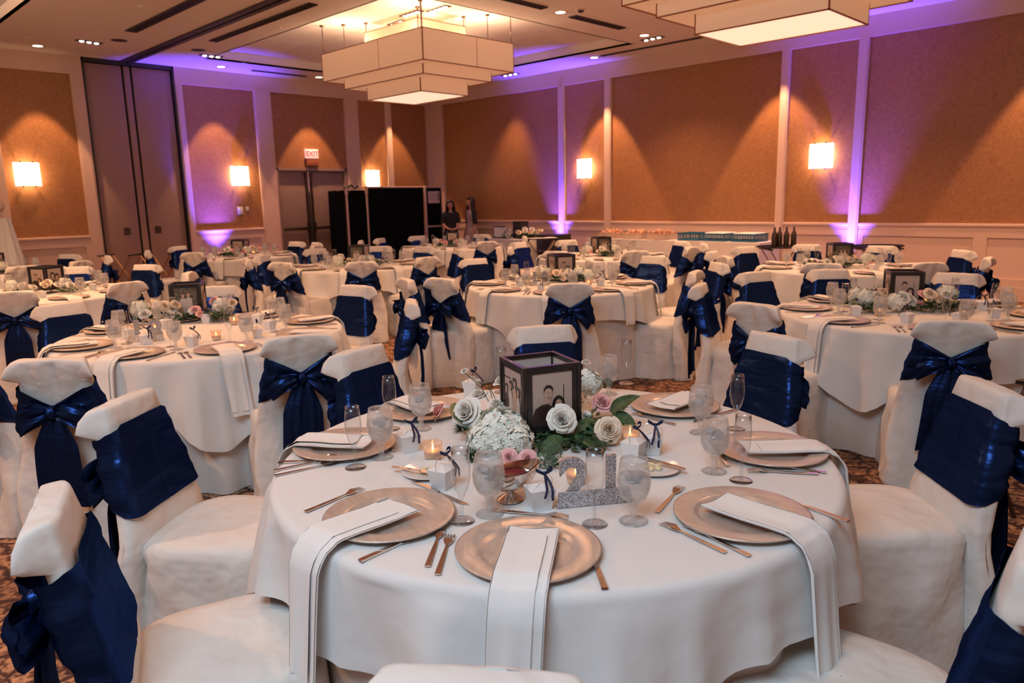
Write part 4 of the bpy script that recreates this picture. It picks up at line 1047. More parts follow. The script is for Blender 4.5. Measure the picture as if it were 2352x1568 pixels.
for i, q in enumerate(setting_angles('T21')):
    if q is None: th = math.radians(44); p = C21 + Vector((cos(th), sin(th), 0)) * .665
    else:
        p = px(q[0], q[1], ZS + .012); d = p - C21; d.z = 0; th = math.atan2(d.y, d.x); p = C21 + d.normalized() * min(max(d.length, .62), .672)
    p.z = ZS
    add(charger_me, p, rn.uniform(0, 6), 'champagne charger plate', 'champagne charger plates', 'T21')
    da, ni = NAPDATA[i]; re = (p - Vector((C21.x, C21.y, ZS))).length
    add(NAP[ni] if re > .655 else NAP[ni], C21 + Vector((cos(th + da), sin(th + da), 0)) * .67 + Vector((0, 0, ZS)), th + da, 'folded white napkin hanging off its plate', 'folded white napkins', 'T21')
def seg(proto, a, b_, stem, grp, flip=False, tn='T21', dz=.001):
    A = px(*a, ZS + .004); B = px(*b_, ZS + .004); m = (A + B) / 2; m.z = ZS + dz
    # keep it on the table
    tx, ty = TAB[tn][:2]
    add(proto, m, math.atan2(B.y - A.y, B.x - A.x), stem, grp, tn)
FK, KN, SPN = 'dinner forks', 'dinner knives', 'spoons'
for a, b_ in (((983, 1296), (1014, 1212)), ((1002, 1326), (1038, 1218)), ((1504, 1180), (1570, 1110)), ((1655, 1262), (1527, 1203)), ((1730, 1279), (1566, 1200)), ((692, 1178), (843, 1116)),
              ((1890, 1083), (1740, 1062)), ((1860, 1086), (1732, 1080)), ((1552, 974), (1450, 947)), ((1150, 1172), (1293, 1186))): seg(fork_me, a, b_, 'silver fork', FK)
for a, b_ in (((829, 1286), (1003, 1208)), ((1388, 1348), (1345, 1235)), ((1914, 1184), (1790, 1140)), ((652, 1060), (800, 1056)), ((968, 1112), (1050, 1147)), ((1672, 1068), (1630, 1010)), ((1685, 942), (1600, 965)), ((905, 1035), (880, 985))): seg(knife_me, a, b_, 'silver knife', KN)
for a, b_ in (((634, 1090), (776, 1060)), ((637, 1077), (770, 1050))): seg(spoon_me, a, b_, 'silver spoon', SPN)
for q in ((1455, 1196), (1125, 1180), (877, 1050), (968, 985), (1398, 905), (1608, 993), (1640, 1082)): add(gob, px(*q, ZS), rn.uniform(0, 6), 'frosted goblet of iced water', 'water goblets', 'T21')
for q in ((1062, 1196), (1366, 1203), (817, 1073), (898, 985), (1438, 880), (1690, 985), (1702, 1103), (1153, 900)): add(flute_me, px(*q, ZS), 0, 'empty champagne flute', 'champagne flutes', 'T21')
for q, r in (((938, 1035), -.2), ((1018, 1118), .3), ((1240, 1165), -.45), ((1495, 1040), -.9), ((1456, 1052), .2), ((1085, 905), .4)): add(fav, px(*q, ZS), r, 'white favour box with navy ribbon', 'white favour boxes', 'T21')
for q in ((995, 1055), (1323, 1110), (1447, 1020)): add(vot, px(*q, ZS), 0, 'lit votive candle in a glass cup', 'votive candles', 'T21')

GOBR, FLR = 'water goblets', 'champagne flutes'
LSEAT = {'T18': None, 'T10': None, 'TR': None}
for tn, (tx, ty, ph, desc) in TAB.items():
    if tn == 'T21': continue
    cc = Vector((tx, ty, 0)); rd = random.Random(hash(tn) % 1 + sum(map(ord, tn)))
    q = setting_angles(tn)
    base = 0
    if q:
        p = px(*q[1], ZS); base = math.atan2(p.y - ty, p.x - tx)
    ns = 8
    near = tn in ('T18', 'T10', 'TR')
    for k in range(ns):
        th = base + 2 * PI * k / ns + rd.uniform(-.05, .05)
        def loc(r_, off): return cc + Vector((cos(th) * r_ - sin(th) * off, sin(th) * r_ + cos(th) * off, ZS))
        add(charger_me, loc(.665, 0), rd.uniform(0, 6), 'champagne charger plate', 'champagne charger plates', tn)
        add(NAP[rd.choice((1, 2, 3))], cc + Vector((cos(th) * .67, sin(th) * .67, ZS)), th, 'folded white napkin hanging off its plate', 'folded white napkins', tn)
        add(gob, loc(rd.uniform(.47, .53), .155), rd.uniform(0, 6), 'frosted goblet of iced water', GOBR, tn)
        add(flute_me, loc(rd.uniform(.52, .57), .085 + .12 * (k % 2 == 5)) + Vector((0, 0, 0)) if False else loc(rd.uniform(.42, .45), .07), 0, 'empty champagne flute', FLR, tn)
        if near:
            add(fork_me, loc(.68, -.195), th + PI, 'silver fork', FK, tn); add(fork_me, loc(.68, -.225), th + PI, 'silver fork beside its twin', FK, tn)
            add(knife_me, loc(.68, .19), th + PI, 'silver knife', KN, tn)
        if k % 2 == 0 or near: add(fav, loc(.37 + .03 * (k % 3), -.13), rd.uniform(0, 6), 'white favour box with navy ribbon', 'white favour boxes', tn)
    for k in range(3):
        a = rd.uniform(0, .6) + k * 2.1
        add(vot, cc + Vector((.31 * cos(a), .31 * sin(a), ZS)), 0, 'lit votive candle in a glass cup', 'votive candles', tn)
def lab_all(its):
    labs = uniq([(i_[3], scr(i_[1])[0]) for i_ in its])
    return labs
labs = lab_all(items)
for (proto, p, r_, stem, grp), lab in zip(items, labs): place(proto, p, r_, lab, grp)

# butter plates, sauce boat, table numbers on the front table
def butter_plate(q, lab, ang):
    p = px(*q, ZS); t = thing('bread_plate', lab, 'plate', p, ang)
    MB().lathe([(.001, .003), (.045, .003), (.055, .006), (.078, .012), (.079, .010), (.05, 0), (.001, 0)], 36).build('dish', 'china', t)
    bm_ = MB(); rd = random.Random(3)
    for k in range(5):
        a = k * 1.3; bm_.rbox(-.009, -.008, 0, .009, .008, .010, .003, Matrix.Translation((.018 * cos(a), .018 * sin(a), .004)) @ Matrix.Rotation(a, 4, 'Z'))
    bm_.build('butter_curls', 'butter', t)
    return t
butter_plate((985, 1086), 'white bread plate with butter behind the left flute, front table', .3)
butter_plate((1500, 1078), 'white bread plate with butter by the right favour box, front table', .8)
def lay_knife(a, b_, lab, z=.016):
    A = px(*a, ZS + z); B = px(*b_, ZS + z); m = (A + B) / 2
    o = put('butter_knife', knife_me, None, m, math.atan2(B.y - A.y, B.x - A.x)); o.scale = (.8, .8, .8); tag(o, lab, 'knife')
lay_knife((930, 1077), (1000, 1086), 'butter knife resting on the left bread plate, front table')
lay_knife((1550, 1072), (1478, 1050), 'butter knife resting on the right bread plate, front table')
t = thing('sauce_boat', 'footed steel sauce boat of red dressing, front table', 'sauce boat', px(1172, 1148, ZS), -.25)
MB().lathe([(.001, .002), (.034, .002), (.036, .004), (.030, .010), (.014, .020), (.010, .028), (.014, .036)], 30).build('foot', 'silver', t)
def boat(u, v):
    a = 2 * PI * u; r_ = .010 + .043 * sin(v * PI / 2) ** .6; ex = 1 + .30 * v * max(0, cos(a)) ** 3 * 1.2
    return Vector((r_ * cos(a) * 1.28 * ex, r_ * sin(a) * .92, .034 + .050 * v ** 1.8 + .010 * v * v * cos(a) ** 2))
MB().grid(boat, 40, 12, cu=True).grid(lambda u, v: boat(u, 1 - .7 * v) * 1.0 + Vector((-.002 * cos(2 * PI * u), -.002 * sin(2 * PI * u), .0012)), 40, 10, cu=True).build('bowl', 'silver', t)
MB().grid(lambda u, v: Vector((.049 * v * cos(2 * PI * u) * 1.22, .049 * v * sin(2 * PI * u) * .86, .071)), 32, 4, cu=True).build('red_sauce', 'sauce', t)

def number(s, loc, rot, size, lab, gap=None):
    t = thing('table_number', lab, 'table number', loc, rot)
    me = text_mesh('glitter_numeral', s[0], size, .006, 'glitter', size * .03); me2 = text_mesh('glitter_numeral', s[1], size, .006, 'glitter', size * .03)
    dx = size * .29
    put('glitter_numeral', me, t, (-dx, 0, .004), (PI / 2, 0, 0)); put('glitter_numeral', me2, t, (dx, 0, .004), (PI / 2, 0, 0))
    w = size * .62
    MB().prism([(-w, -.030), (w, -.030), (w * .85, .022), (-w * .85, .022)], .004).build('base', 'glitter', t)
    b = MB(); b.v += [(-w, -.032, .002), (w, -.032, .002), (w * .9, -.010, .036), (-w * .9, -.010, .036), (-w * .85, .02, .002), (w * .85, .02, .002)]
    for f in ((0, 1, 2, 3), (1, 5, 2), (4, 0, 3), (5, 4, 3, 2), (0, 4, 5, 1)): b.face(f)
    b.build('stand', 'glitter', t, smooth=False)
    return t
number('21', px(1361, 1150, ZS), -.62, .168, 'silver glitter number 21 behind the front flute')
p18 = px(338, 782, ZS); number('18', p18, -.62, .17, 'silver glitter number 18 left of the garden photo box')
number('10', px(1240, 655, ZS), -.7, .17, 'silver glitter number 10 behind the covered chair, middle table')

# ---------------------------------------------------------------- centrepieces
def lantern_at(proto, loc, rot, lab=None):
    if proto.name not in first: first[proto.name] = 1; proto.location = loc; proto.rotation_euler = (0, 0, rot); return proto
    return dup(proto, loc, rot, lab, 'photo boxes in the flower centrepieces')
lantern_at(lanA, (1.783, 1.640, ZS + .030), math.radians(-22.7))
fa = thing('flower_centrepiece', 'rose and hydrangea centrepiece around the couple portrait, front table', 'flowers', (C21.x, C21.y, 0), 0, 'flower centrepieces')
O21 = Vector((C21.x, C21.y, 0))
def fp(me, q, z, r_, d, roll=0, sc=None):
    p = px(q[0], q[1], z) - O21; return fpart(fa, me, p, r_, aim_rot(d, roll), sc)
CAMD = Vector((-.70, -.62, .35))
fp(HYD, (1150, 992), .815, .082, (-.5, -.5, .9)); fp(HYD, (1182, 1012), .80, .060, (-.5, -.7, .5), 1); fp(HYD, (1110, 1010), .80, .055, (-.8, -.4, .5), 2); fp(HYD, (1350, 878), .87, .055, (-.1, -.3, 1), 3)
fp(ROSE['w'], (1068, 945), .850, .052, (-.9, -.2, .45)); fp(ROSE['w'], (1098, 905), .865, .036, (-.3, 0, 1), 1); fp(ROSE['w'], (1150, 872), .89, .030, (-.3, .2, 1), 1); fp(ROSE['w'], (1140, 925), .85, .030, (-.3, -.2, .9), 2)
fp(ROSE['p'], (1006, 942), .80, .036, (-.6, .6, .5)); fp(ROSE['w'], (1291, 962), .845, .045, (-.62, -.70, .45), 2)
fp(ROSE['p'], (1384, 922), .845, .036, (-.4, -.6, .8), 3); fp(ROSE['c'], (1400, 986), .815, .042, (-.62, -.75, .35), 1); fp(ROSE['w'], (1325, 915), .86, .030, (-.2, -.3, 1))
fp(ROSE['p'], (1213, 1053), .785, .026, (-.6, -.7, .4)); fp(ROSE['p'], (1168, 1050), .782, .026, (-.7, -.5, .3), 2); fp(ROSE['w'], (1345, 955), .82, .022, (-.4, -.5, .6))
fp(ROSE['w'], (1345, 830), .93, .020, (0, 0, 1), 2)
fp(FILL, (1273, 1036), .795, .026, (-.4, -.4, 1)); fp(FILL, (1395, 880), .85, .020, (0, 0, 1), 1); fp(FILL, (1262, 1062), .775, .020, (-.4, -.4, 1), 1); fp(NEEDLE, (1062, 985), .80, .042, (-1, 0, .3)); fp(NEEDLE, (1085, 1048), .775, .034, (-1, -.3, .3), 1)
for q, z, r_, k in (((1240, 1015), .775, .09, 0), ((1310, 1005), .775, .10, 0), ((1370, 1010), .775, .09, 0), ((1130, 960), .79, .09, 0), ((1180, 1000), .775, .08, 0), ((1335, 970), .80, .08, 0), ((1400, 940), .79, .07, 1), ((1100, 960), .79, .07, 1), ((1250, 1060), .772, .05, 1), ((1285, 900), .80, .09, 0), ((1210, 880), .80, .08, 0)):
    fp(FOL[k], q, z, r_, (0, 0, 1), q[0] * .1, (r_, r_, r_ * .7))
def leafp(a, b_, za, zb, w=1.0, roll=0):
    A = px(a[0], a[1], za) - O21; B = px(b_[0], b_[1], zb) - O21; d = B - A; L = d.length
    x = d.normalized(); zz = (Vector((-.4, -.4, 1)) - x * x.dot(Vector((-.4, -.4, 1)))).normalized(); y = zz.cross(x)
    o = put('leaf', LEAF, fa, A); o.rotation_euler = Matrix((x, y, zz)).transposed().to_euler(); o.scale = (L, L * w, L)
leafp((1400, 945), (1458, 900), .82, .90, 1.0); leafp((1405, 950), (1462, 972), .82, .81, 1.1); leafp((1335, 1015), (1408, 1030), .80, .765, .9); leafp((1325, 990), (1385, 1040), .79, .765, .8)
leafp((1100, 950), (1070, 905), .84, .90, .7); leafp((1060, 970), (1040, 910), .82, .88, .8); leafp((1290, 1000), (1230, 1050), .80, .765, .8); leafp((1360, 960), (1320, 1010), .82, .78, .9)
for a, m_, b_ in (((1135, 945, .80), (1105, 890, .90), (1065, 853, .965)), ((1140, 945, .80), (1125, 895, .88), (1085, 868, .93)), ((1150, 940, .80), (1135, 910, .85), (1120, 878, .91))):
    pts = [px(*a) - O21, px(*m_) - O21, px(*b_) - O21]; MB().tube(pts, .0014, 5).build('stem', 'stem', fa)
fp(ROSE['w'], (1066, 850), .967, .013, (-.4, 0, 1)); fp(ROSE['w'], (1085, 866), .93, .008, (-.4, 0, 1), 1)
for a, b_ in (((1330, 985, .78), (1375, 930, .835)), ((1345, 1000, .78), (1395, 990, .80)), ((1300, 1000, .78), (1292, 970, .84))):
    MB().tube([px(*a) - O21, px(*b_) - O21], .0025, 6).build('stem', 'stem', fa)

ARR = {'T18': ((430, 727), -.55, 'left table 18', (.36, .20), 'B'), 'T10': ((1290, 640), -.45, 'middle table 10', (.26, .20), 'A'), 'TR': ((2080, 702), -1.05, 'right table', (.34, .24), 'A'), 'TFL': None, 'TBL': None, 'TCF': None, 'TRB': None, 'TRF': None, 'TCB': None, 'TFF': None}
for n_, tn in enumerate(ARR):
    tx, ty, ph, desc = TAB[tn]; rd = random.Random(40 + n_); spec = ARR[tn]
    if spec: c = px(*spec[0], ZS + .02); rot = spec[1]; wx, wy = spec[3]; lp = lanB if spec[4] == 'B' else lanA
    else: c = Vector((tx, ty, 0)); rot = rd.uniform(-1.1, -.4); wx, wy = .27, .20; lp = rd.choice((lanA, lanB))
    c.z = ZS
    vx = Vector((cos(YAW), -sin(YAW), 0)); vy = Vector((sin(YAW), cos(YAW), 0))
    lc = c + vy * .05; lc.z = ZS + .03
    lantern_at(lp, lc, rot, 'black photo box standing in the flowers of the ' + desc)
    t = thing('flower_centrepiece', 'low rose and hydrangea centrepiece on the ' + desc, 'flowers', c, 0, 'flower centrepieces')
    near = tn in ('T18', 'T10', 'TR')
    def at(a, b_, z): v = vx * a + vy * b_; return Vector((v.x, v.y, z))
    for k in range(10 if near else 6):
        a = rd.uniform(-wx, wx); fpart(t, FOL[k % 4 == 3], at(a, rd.uniform(-wy, wy) * .8, .035), 1, (0, 0, rd.uniform(0, 6)), (.10, .10, .085))
    for k in range(4 if tn in ('T10', 'TR') else 2):
        a = rd.choice((-1, 1)) * rd.uniform(.13, wx); r_ = rd.uniform(.055, .075); fpart(t, HYD, at(a, rd.uniform(-wy, wy * .4), .07 + .03 * rd.random()), r_, aim_rot((-.3 + a, -.5, 1)))
    for k in range(17 if near else 9):
        a = rd.uniform(-wx, wx); b_ = -rd.uniform(.10, wy) if abs(a) < .14 else rd.uniform(-wy, wy * .8)
        m_ = ROSE[rd.choice('wwwwcppc')]; fpart(t, m_, at(a, b_, rd.uniform(.05, .13)), rd.uniform(.030, .042), aim_rot((rd.uniform(-.7, .4), -.6, rd.uniform(.3, 1.1)), rd.uniform(0, 6)))
    if near:
        for k in range(7):
            a = rd.uniform(0, 2 * PI); o = put('leaf', LEAF, t, at(wx * .75 * cos(a), wy * .7 * sin(a), .06), (rd.uniform(-.3, .3), -rd.uniform(-.1, .6), a - YAW)); o.scale = (.11, .11, .11)

# ---------------------------------------------------------------- far background
# black pipe-and-drape booth before the back wall
Yd = 13.75
bA, bB, bC = pxy(792, 430, Yd), pxy(838, 430, Yd), pxy(972, 428, Yd)
ZB = 1.84
def drape(a, b_, z0, z1, n, seed, par, name='drape_panel'):
    d = Vector((b_.x - a.x, b_.y - a.y, 0)); L = d.length; d.normalize(); nrm = Vector((-d.y, d.x, 0))
    MB().grid(lambda u, v: Vector((a.x, a.y, 0)) + d * (u * L) + nrm * (.030 * sin(u * n * 2 * PI + seed) * (.5 + .5 * (1 - v))) + Vector((0, 0, lerp(z0, z1, v) + (.006 * sin(u * n * 9) if v > .99 else 0))), int(n * 8) + 2, 9).build(name, 'black', par)
bt = thing('photo_booth_drapes', 'black pipe and drape booth in front of the back wall', 'drapes')
drape(bA, bB, .02, ZB - .06, 5, 1, bt); drape(bB, bC, .02, ZB, 13, 2, bt)
side = Vector((bA.x, YB - .25, 0)); drape(bA, side, .02, ZB - .06, 5, 1, bt)
for p in (bA, bB, bC):
    MB().tube([(p.x, p.y - .05, 0), (p.x, p.y - .05, ZB + .03)], .022, 10).tube([(p.x, p.y - .05, ZB - .14), (p.x, p.y - .05, ZB)], .036, 10).build('upright_pole', 'paint', bt)
    MB().lathe([(.001, .012), (.19, .012), (.2, .004), (.2, 0)], 20, Matrix.Translation((p.x, p.y - .05, 0))).build('base_plate', 'steel', bt)
MB().tube([(bA.x, bA.y - .05, ZB - .02), (bB.x, bB.y - .05, ZB), (bC.x, bC.y - .05, ZB)], .018, 8).build('cross_bar', 'paint', bt)
cl = thing('camera_clamp', 'dark folded clamp arms on top of the left drape', 'clamp', (bA.x, bA.y - .05, ZB - .02))
MB().tube([(-.05, 0, 0), (.12, -.02, .07), (.2, 0, .0), (.3, 0, .06)], .022, 8).build('arm', 'blackpl', cl)
sp0, sp1 = pxy(976, 428, Yd - .15), pxy(1013, 428, Yd - .15)
sgn = thing('sign_stand', 'white framed black board with a printed notice beside the drapes', 'sign', (sp0.x, sp0.y, 0))
w = sp1.x - sp0.x; fr2 = MB()
for x in (0, w): fr2.rbox(x - .018, -.02, 0, x + .018, .02, ZB + .02, .004)
for z in (ZB, .94, .1): fr2.box(0, -.018, z - .018, w, .018, z + .018)
fr2.build('white_frame', 'paint', sgn); MB().box(.018, -.008, .12, w - .018, .008, ZB - .02).build('black_board', 'black', sgn)
nt_ = MB().box(.07, -.014, 1.47, w - .07, -.010, 1.74).build('notice', 'paper', sgn)
ink = MB(); ink.box(w - .125, -.017, 1.52, w - .095, -.0145, 1.70)
for k in range(5): ink.box(.09, -.016, 1.69 - k * .035, w - .15, -.0145, 1.696 - k * .035)
ink.build('printed_lines', 'ink', nt_)

# people ---------------------------------------------------------------
def skin_mesh(joints, edges, mname, m, lvl=1):
    me = bpy.data.meshes.new(mname); me.from_pydata([j[0] for j in joints], edges, []); o = bpy.data.objects.new(mname, me); COL.objects.link(o)
    md = o.modifiers.new('s', 'SKIN'); md.use_smooth_shade = True
    for v, j in zip(me.skin_vertices[0].data, joints): v.radius = (j[1], j[1] if len(j) < 3 else j[2])
    me.skin_vertices[0].data[0].use_root = True
    ss = o.modifiers.new('d', 'SUBSURF'); ss.levels = lvl; ss.render_levels = lvl
    dg = bpy.context.evaluated_depsgraph_get(); out = bpy.data.meshes.new_from_object(o.evaluated_get(dg)); bpy.data.objects.remove(o)
    out.materials.clear(); out.materials.append(M[m]); out.name = mname; return out
def person(loc, rot, H, lab, dress, pose):
    t = thing('person', lab, 'person', loc, rot); k = H / 1.6
    J = [((0, 0, .92), .125, .09), ((0, 0, 1.08), .105, .08), ((0, .005, 1.24), .13, .09), ((0, 0, 1.335), .06, .055), ((0, 0, 1.40), .042), ((0, .015, 1.46), .045)]
    E_ = [(0, 1), (1, 2), (2, 3), (3, 4), (4, 5)]
    for s in (-1, 1):
        i = len(J)
        if pose == 'clasp': arm = [((s * .155, 0, 1.305), .046), ((s * .205, .02, 1.06), .036), ((s * .12, .18, .96), .027), ((s * .035, .235, .93), .022)]
        else: arm = [((s * .155, 0, 1.305), .046), ((s * .20, -.01, 1.05), .036), ((s * .205, .06, .83), .027), ((s * .20, .09, .74), .024)]
        J += arm; E_ += [(2, i), (i, i + 1), (i + 1, i + 2), (i + 2, i + 3)]
        hx, hy, hz = arm[-1][0]
        for f in range(5):
            if pose == 'clasp': tip = (hx - s * .055, hy + .012 - .004 * f, hz + .022 - f * .014); mid = (hx - s * .02, hy + .03 - .003 * f, hz + .016 - f * .011)
            else: tip = (hx - .02 + f * .010, hy + .02, hz - .085 + abs(f - 2) * .008); mid = (hx - .014 + f * .007, hy + .01, hz - .045)
            n0 = len(J); J += [(mid, .009), (tip, .007)]; E_ += [(i + 3, n0), (n0, n0 + 1)]
        i = len(J); J += [((s * .085, 0, .84), .095), ((s * .09, .01, .48), .058), ((s * .09, -.01, .10), .036), ((s * .095, .06, .04), .036), ((s * .10, .13, .03), .026)]
        E_ += [(0, i), (i, i + 1), (i + 1, i + 2), (i + 2, i + 3), (i + 3, i + 4)]
    body = put('body', skin_mesh(J, E_, 'body', 'skin'), t); body.scale = (k, k, k)
    hd = MB()
    def head(u, v):
        a = 2 * PI * u; e = PI * (v - .5) * .995; x = .072 * cos(a) * cos(e); y = .088 * sin(a) * cos(e); z = .112 * sin(e)
        if z < 0: x *= 1 - .30 * (-z / .112) ** 1.5; y *= 1 - .10 * (-z / .112)
        if sin(a) > .2: y += .016 * math.exp(-((x / .016) ** 2 + ((z + .012) / .030) ** 2))
        return Vector((x, y + .02, z + 1.515))
    hd.grid(head, 28, 20, cu=True)
    for s in (-1, 1): hd.ell((s * .073, .012, 1.51), (.010, .018, .028), nu=8, nv=6)
    h_ = hd.build('head', 'skin', t); h_.scale = (k, k, k)
    fc = MB()
    for s in (-1, 1): fc.ell((s * .028, .103, 1.525), (.012, .005, .006), nu=8, nv=5); fc.box(s * .028 - .015, .101, 1.540, s * .028 + .015, .106, 1.545)
    fc.build('eyes', 'hair', h_); MB().ell((0, .102, 1.455), (.022, .006, .006), nu=8, nv=5).build('mouth', 'rose_p', h_)
    hr = MB()
    def hair(u, v):
        a = PI * (.86 + 1.28 * u); zt = lerp(1.638, 1.18, v); q = min(1, (1.638 - zt) / .10) ** .5
        rx = lerp(.0, .090, q) + .03 * max(0, v - .4); ry = lerp(.0, .105, q)
        if v > .35: rx *= 1.05
        return Vector((rx * cos(a) * 1.05 + .004 * sin(a * 14), .012 + ry * sin(a) * (.95 if v < .4 else .8) + .004 * sin(u * 40), zt))
    hr.grid(hair, 34, 14); hr.ell((0, .004, 1.588), (.083, .090, .060), nu=16, nv=10)
    o = hr.build('long_hair', 'hair', t); o.scale = (k, k, k); sol = o.modifiers.new('thick', 'SOLIDIFY'); sol.thickness = .02
    dm = MB()
    ring = [(1.345, .085, .065), (1.325, .150, .085), (1.27, .180, .105), (1.18, .165, .115), (1.05, .135, .100), (.95, .155, .115), (.85, .185, .135), (.60, .200, .150), (.45, .215, .16), (.44, .19, .14)]
    dm.grid(lambda u, v: (lambda i, q: Vector((lerp(ring[i][1], ring[i + 1][1], q) * cos(2 * PI * u), lerp(ring[i][2], ring[i + 1][2], q) * sin(2 * PI * u) + .008 * sin(u * 50) * (v > .6), lerp(ring[i][0], ring[i + 1][0], q))))(min(int(v * (len(ring) - 1)), len(ring) - 2), v * (len(ring) - 1) - min(int(v * (len(ring) - 1)), len(ring) - 2)), 36, 28, cu=True)
    o = dm.build('dress', dress, t); o.scale = (k, k, k)
    for s in (-1, 1):
        a = J[6][0] if s < 0 else None
    sl = MB()
    for s in (-1, 1):
        e = (s * .203, .012, 1.09) if pose == 'clasp' else (s * .20, -.006, 1.02)
        sl.tube([(s * .12, 0, 1.315), (s * .158, 0, 1.305), (s * .18, .006, 1.22), e], [.055, .062, .056, .050], 12)
    o = sl.build('sleeves', 'dress_b', t); o.scale = (k, k, k)
    return t
pa = pxy(1035, 500, 13.15); pb = pxy(1082, 500, 12.75)
person((pa.x, pa.y, 0), PI - .55, 1.49, 'woman in a black dress with clasped hands, beside the notice board', 'dress_b', 'clasp')
person((pb.x, pb.y, 0), 1.30, 1.55, 'woman in a grey dress and dark shawl turned to the left', 'dress_g', 'side')

# gift table with frames and flowers
def long_table(a, b_, depth, lab, par_lab, zt=.76):
    A = Vector((a.x, a.y, 0)); B = Vector((b_.x, b_.y, 0)); d = B - A; L = d.length; ang = math.atan2(d.y, d.x)
    t = thing('buffet_table', par_lab, 'table', A, ang)
    MB().box(.02, .02, zt - .03, L - .02, depth - .02, zt - .008).build('tabletop', 'pump', t)
    lg = MB().tube([(0, 0, 0), (0, 0, zt - .03)], .016, 8).mesh('leg', 'steel')
    for x in (.1, L - .1):
        for y in (.1, depth - .1): put('leg', lg, t, (x, y, 0))
    c = thing('tablecloth', lab, 'tablecloth', A, ang)
    def rim(u):
        P_ = 2 * (L + depth); s = u * P_
        if s < L: return s, 0, 0, -1
        s -= L
        if s < depth: return L, s, 1, 0
        s -= depth
        if s < L: return L - s, depth, 0, 1
        s -= L; return 0, depth - s, -1, 0
    def f(u, v):
        x, y, nx, ny = rim(u); w_ = .025 * v * (1 + sin(u * 2 * (L + depth) * 16))
        return Vector((x + nx * w_, y + ny * w_, lerp(zt, .01, v)))
    MB().grid(f, int(L * 40), 8, cu=True).build('cloth_drop', 'cloth', c); MB().box(0, 0, zt - .006, L, depth, zt).build('cloth_top', 'cloth', c)
    return t, A, ang, L
ga, gb = px(1108, 549, .76), px(1212, 551, .76)
_, GA, gang, gL = long_table(ga, gb, .75, 'white cloth on the gift table beside the two women', 'gift table with a framed card and roses')
def on(A, ang, x, y, z): return A + Vector((cos(ang) * x - sin(ang) * y, sin(ang) * x + cos(ang) * y, z))
t = thing('framed_card', 'small framed certificate standing on the gift table', 'picture frame', on(GA, gang, .16, .35, .762), gang)
MB().box(-.15, -.01, 0, .15, .01, .24, bev=.004).build('frame', 'frame', t); MB().box(-.125, -.013, .025, .125, -.0105, .215).build('card', 'card', t)
t = thing('black_gift_box', 'black box standing behind the gift table roses', 'box', on(GA, gang, .58, .5, .762), gang)
MB().box(-.12, -.1, 0, .12, .1, .30, bev=.004).build('box_body', 'blackpl', t); MB().box(-.125, -.105, .30, .125, .105, .33, bev=.003).build('box_lid', 'blackpl', t)
t = thing('flower_centrepiece', 'long low bed of cream roses on the gift table', 'flowers', on(GA, gang, gL * .62, .34, .762), gang, 'flower centrepieces')
rd = random.Random(77)
for k in range(12): fpart(t, FOL[0], (rd.uniform(-.42, .42), rd.uniform(-.12, .12), .05), 1, (0, 0, rd.uniform(0, 6)), (.12, .12, .10))
for k in range(26): fpart(t, ROSE[rd.choice('wwccp')], (rd.uniform(-.46, .46), rd.uniform(-.15, .1), rd.uniform(.07, .20)), rd.uniform(.04, .055), aim_rot((rd.uniform(-.5, .5), -.6, .7)))

# tray stands
def tray_stand(loc, rot, lab, tray=True, h=.80, metal='bronze', cloth=False):
    t = thing('tray_stand', lab, 'stand', loc, rot)
    for s in (-1, 1):
        lg = MB()
        lg.tube([(-.26 * s, s * .0 - .18, 0), (.24 * s, s * 0 - .18, h)], .011, 8); lg.tube([(-.26 * s, .18, 0), (.24 * s, .18, h)], .011, 8)
        lg.tube([(-.26 * s + .045 * s, -.18, .08), (-.26 * s + .045 * s, .18, .08)], .009, 6)
        lg.build('folding_leg', metal, t)
        MB().box(.24 * s - .025, -.22, h - .005, .24 * s + .025, .22, h + .012).build('strap', 'blackpl', t)
    if tray:
        tr_ = thing('oval_tray', lab.replace('stand', 'tray').replace('holding', 'lying on its stand with') if False else 'dark oval serving tray on the ' + lab, 'tray', (loc[0], loc[1], h + .013), rot)
        MB().grid(lambda u, v: Vector((.36 * cos(2 * PI * u) * lerp(.001, 1, min(1, v * 1.15)), .28 * sin(2 * PI * u) * lerp(.001, 1, min(1, v * 1.15)), .004 + (.022 * max(0, v - .8) / .2))), 40, 12, cu=True).build('tray_body', 'blackpl', tr_)
    return t
ts1 = px(1800, 566, .83); ts2 = px(2010, 565, .83); tray_stand((ts1.x, ts1.y, 0), YAW * -1, 'folding stand left of the purple column', metal='steel'); tray_stand((ts2.x, ts2.y, 0), -YAW, 'folding stand right of the purple column', metal='steel')
for k, (dx, lab) in enumerate(((-.13, 'dark bottle on the left tray, leftmost'), (-.07, 'dark bottle on the left tray, second from left'), (.03, 'dark bottle on the left tray, third from left'), (.12, 'dark bottle on the left tray, rightmost'))):
    b_ = MB().lathe([(.001, 0), (.034, 0), (.036, .01), (.036, .15), (.030, .185), (.015, .215), (.013, .26), (.015, .262), (.001, .264)], 16).build('sauce_bottle', 'bronze', None, (ts1.x + dx * cos(YAW) + .02 * (k % 2), ts1.y - dx * sin(YAW), .825)); tag(b_, lab, 'bottle', 'bottles on the left tray')
for i, (q, lab) in enumerate((((278, 584), 'brass folding stand before the partition, left one'), ((368, 581), 'brass folding stand before the partition, right one'))):
    p = px(*q, .80); tray_stand((p.x, p.y, 0), -YAW, lab, False, .79, 'gold')
p = px(1243, 548, .82); tray_stand((p.x, p.y, 0), -YAW, 'folding stand holding piled white napkins', True, .80, 'steel')
t = thing('napkin_pile', 'crumpled white napkins piled on the tray beside the gift table', 'linen', (p.x, p.y, .818), -YAW)
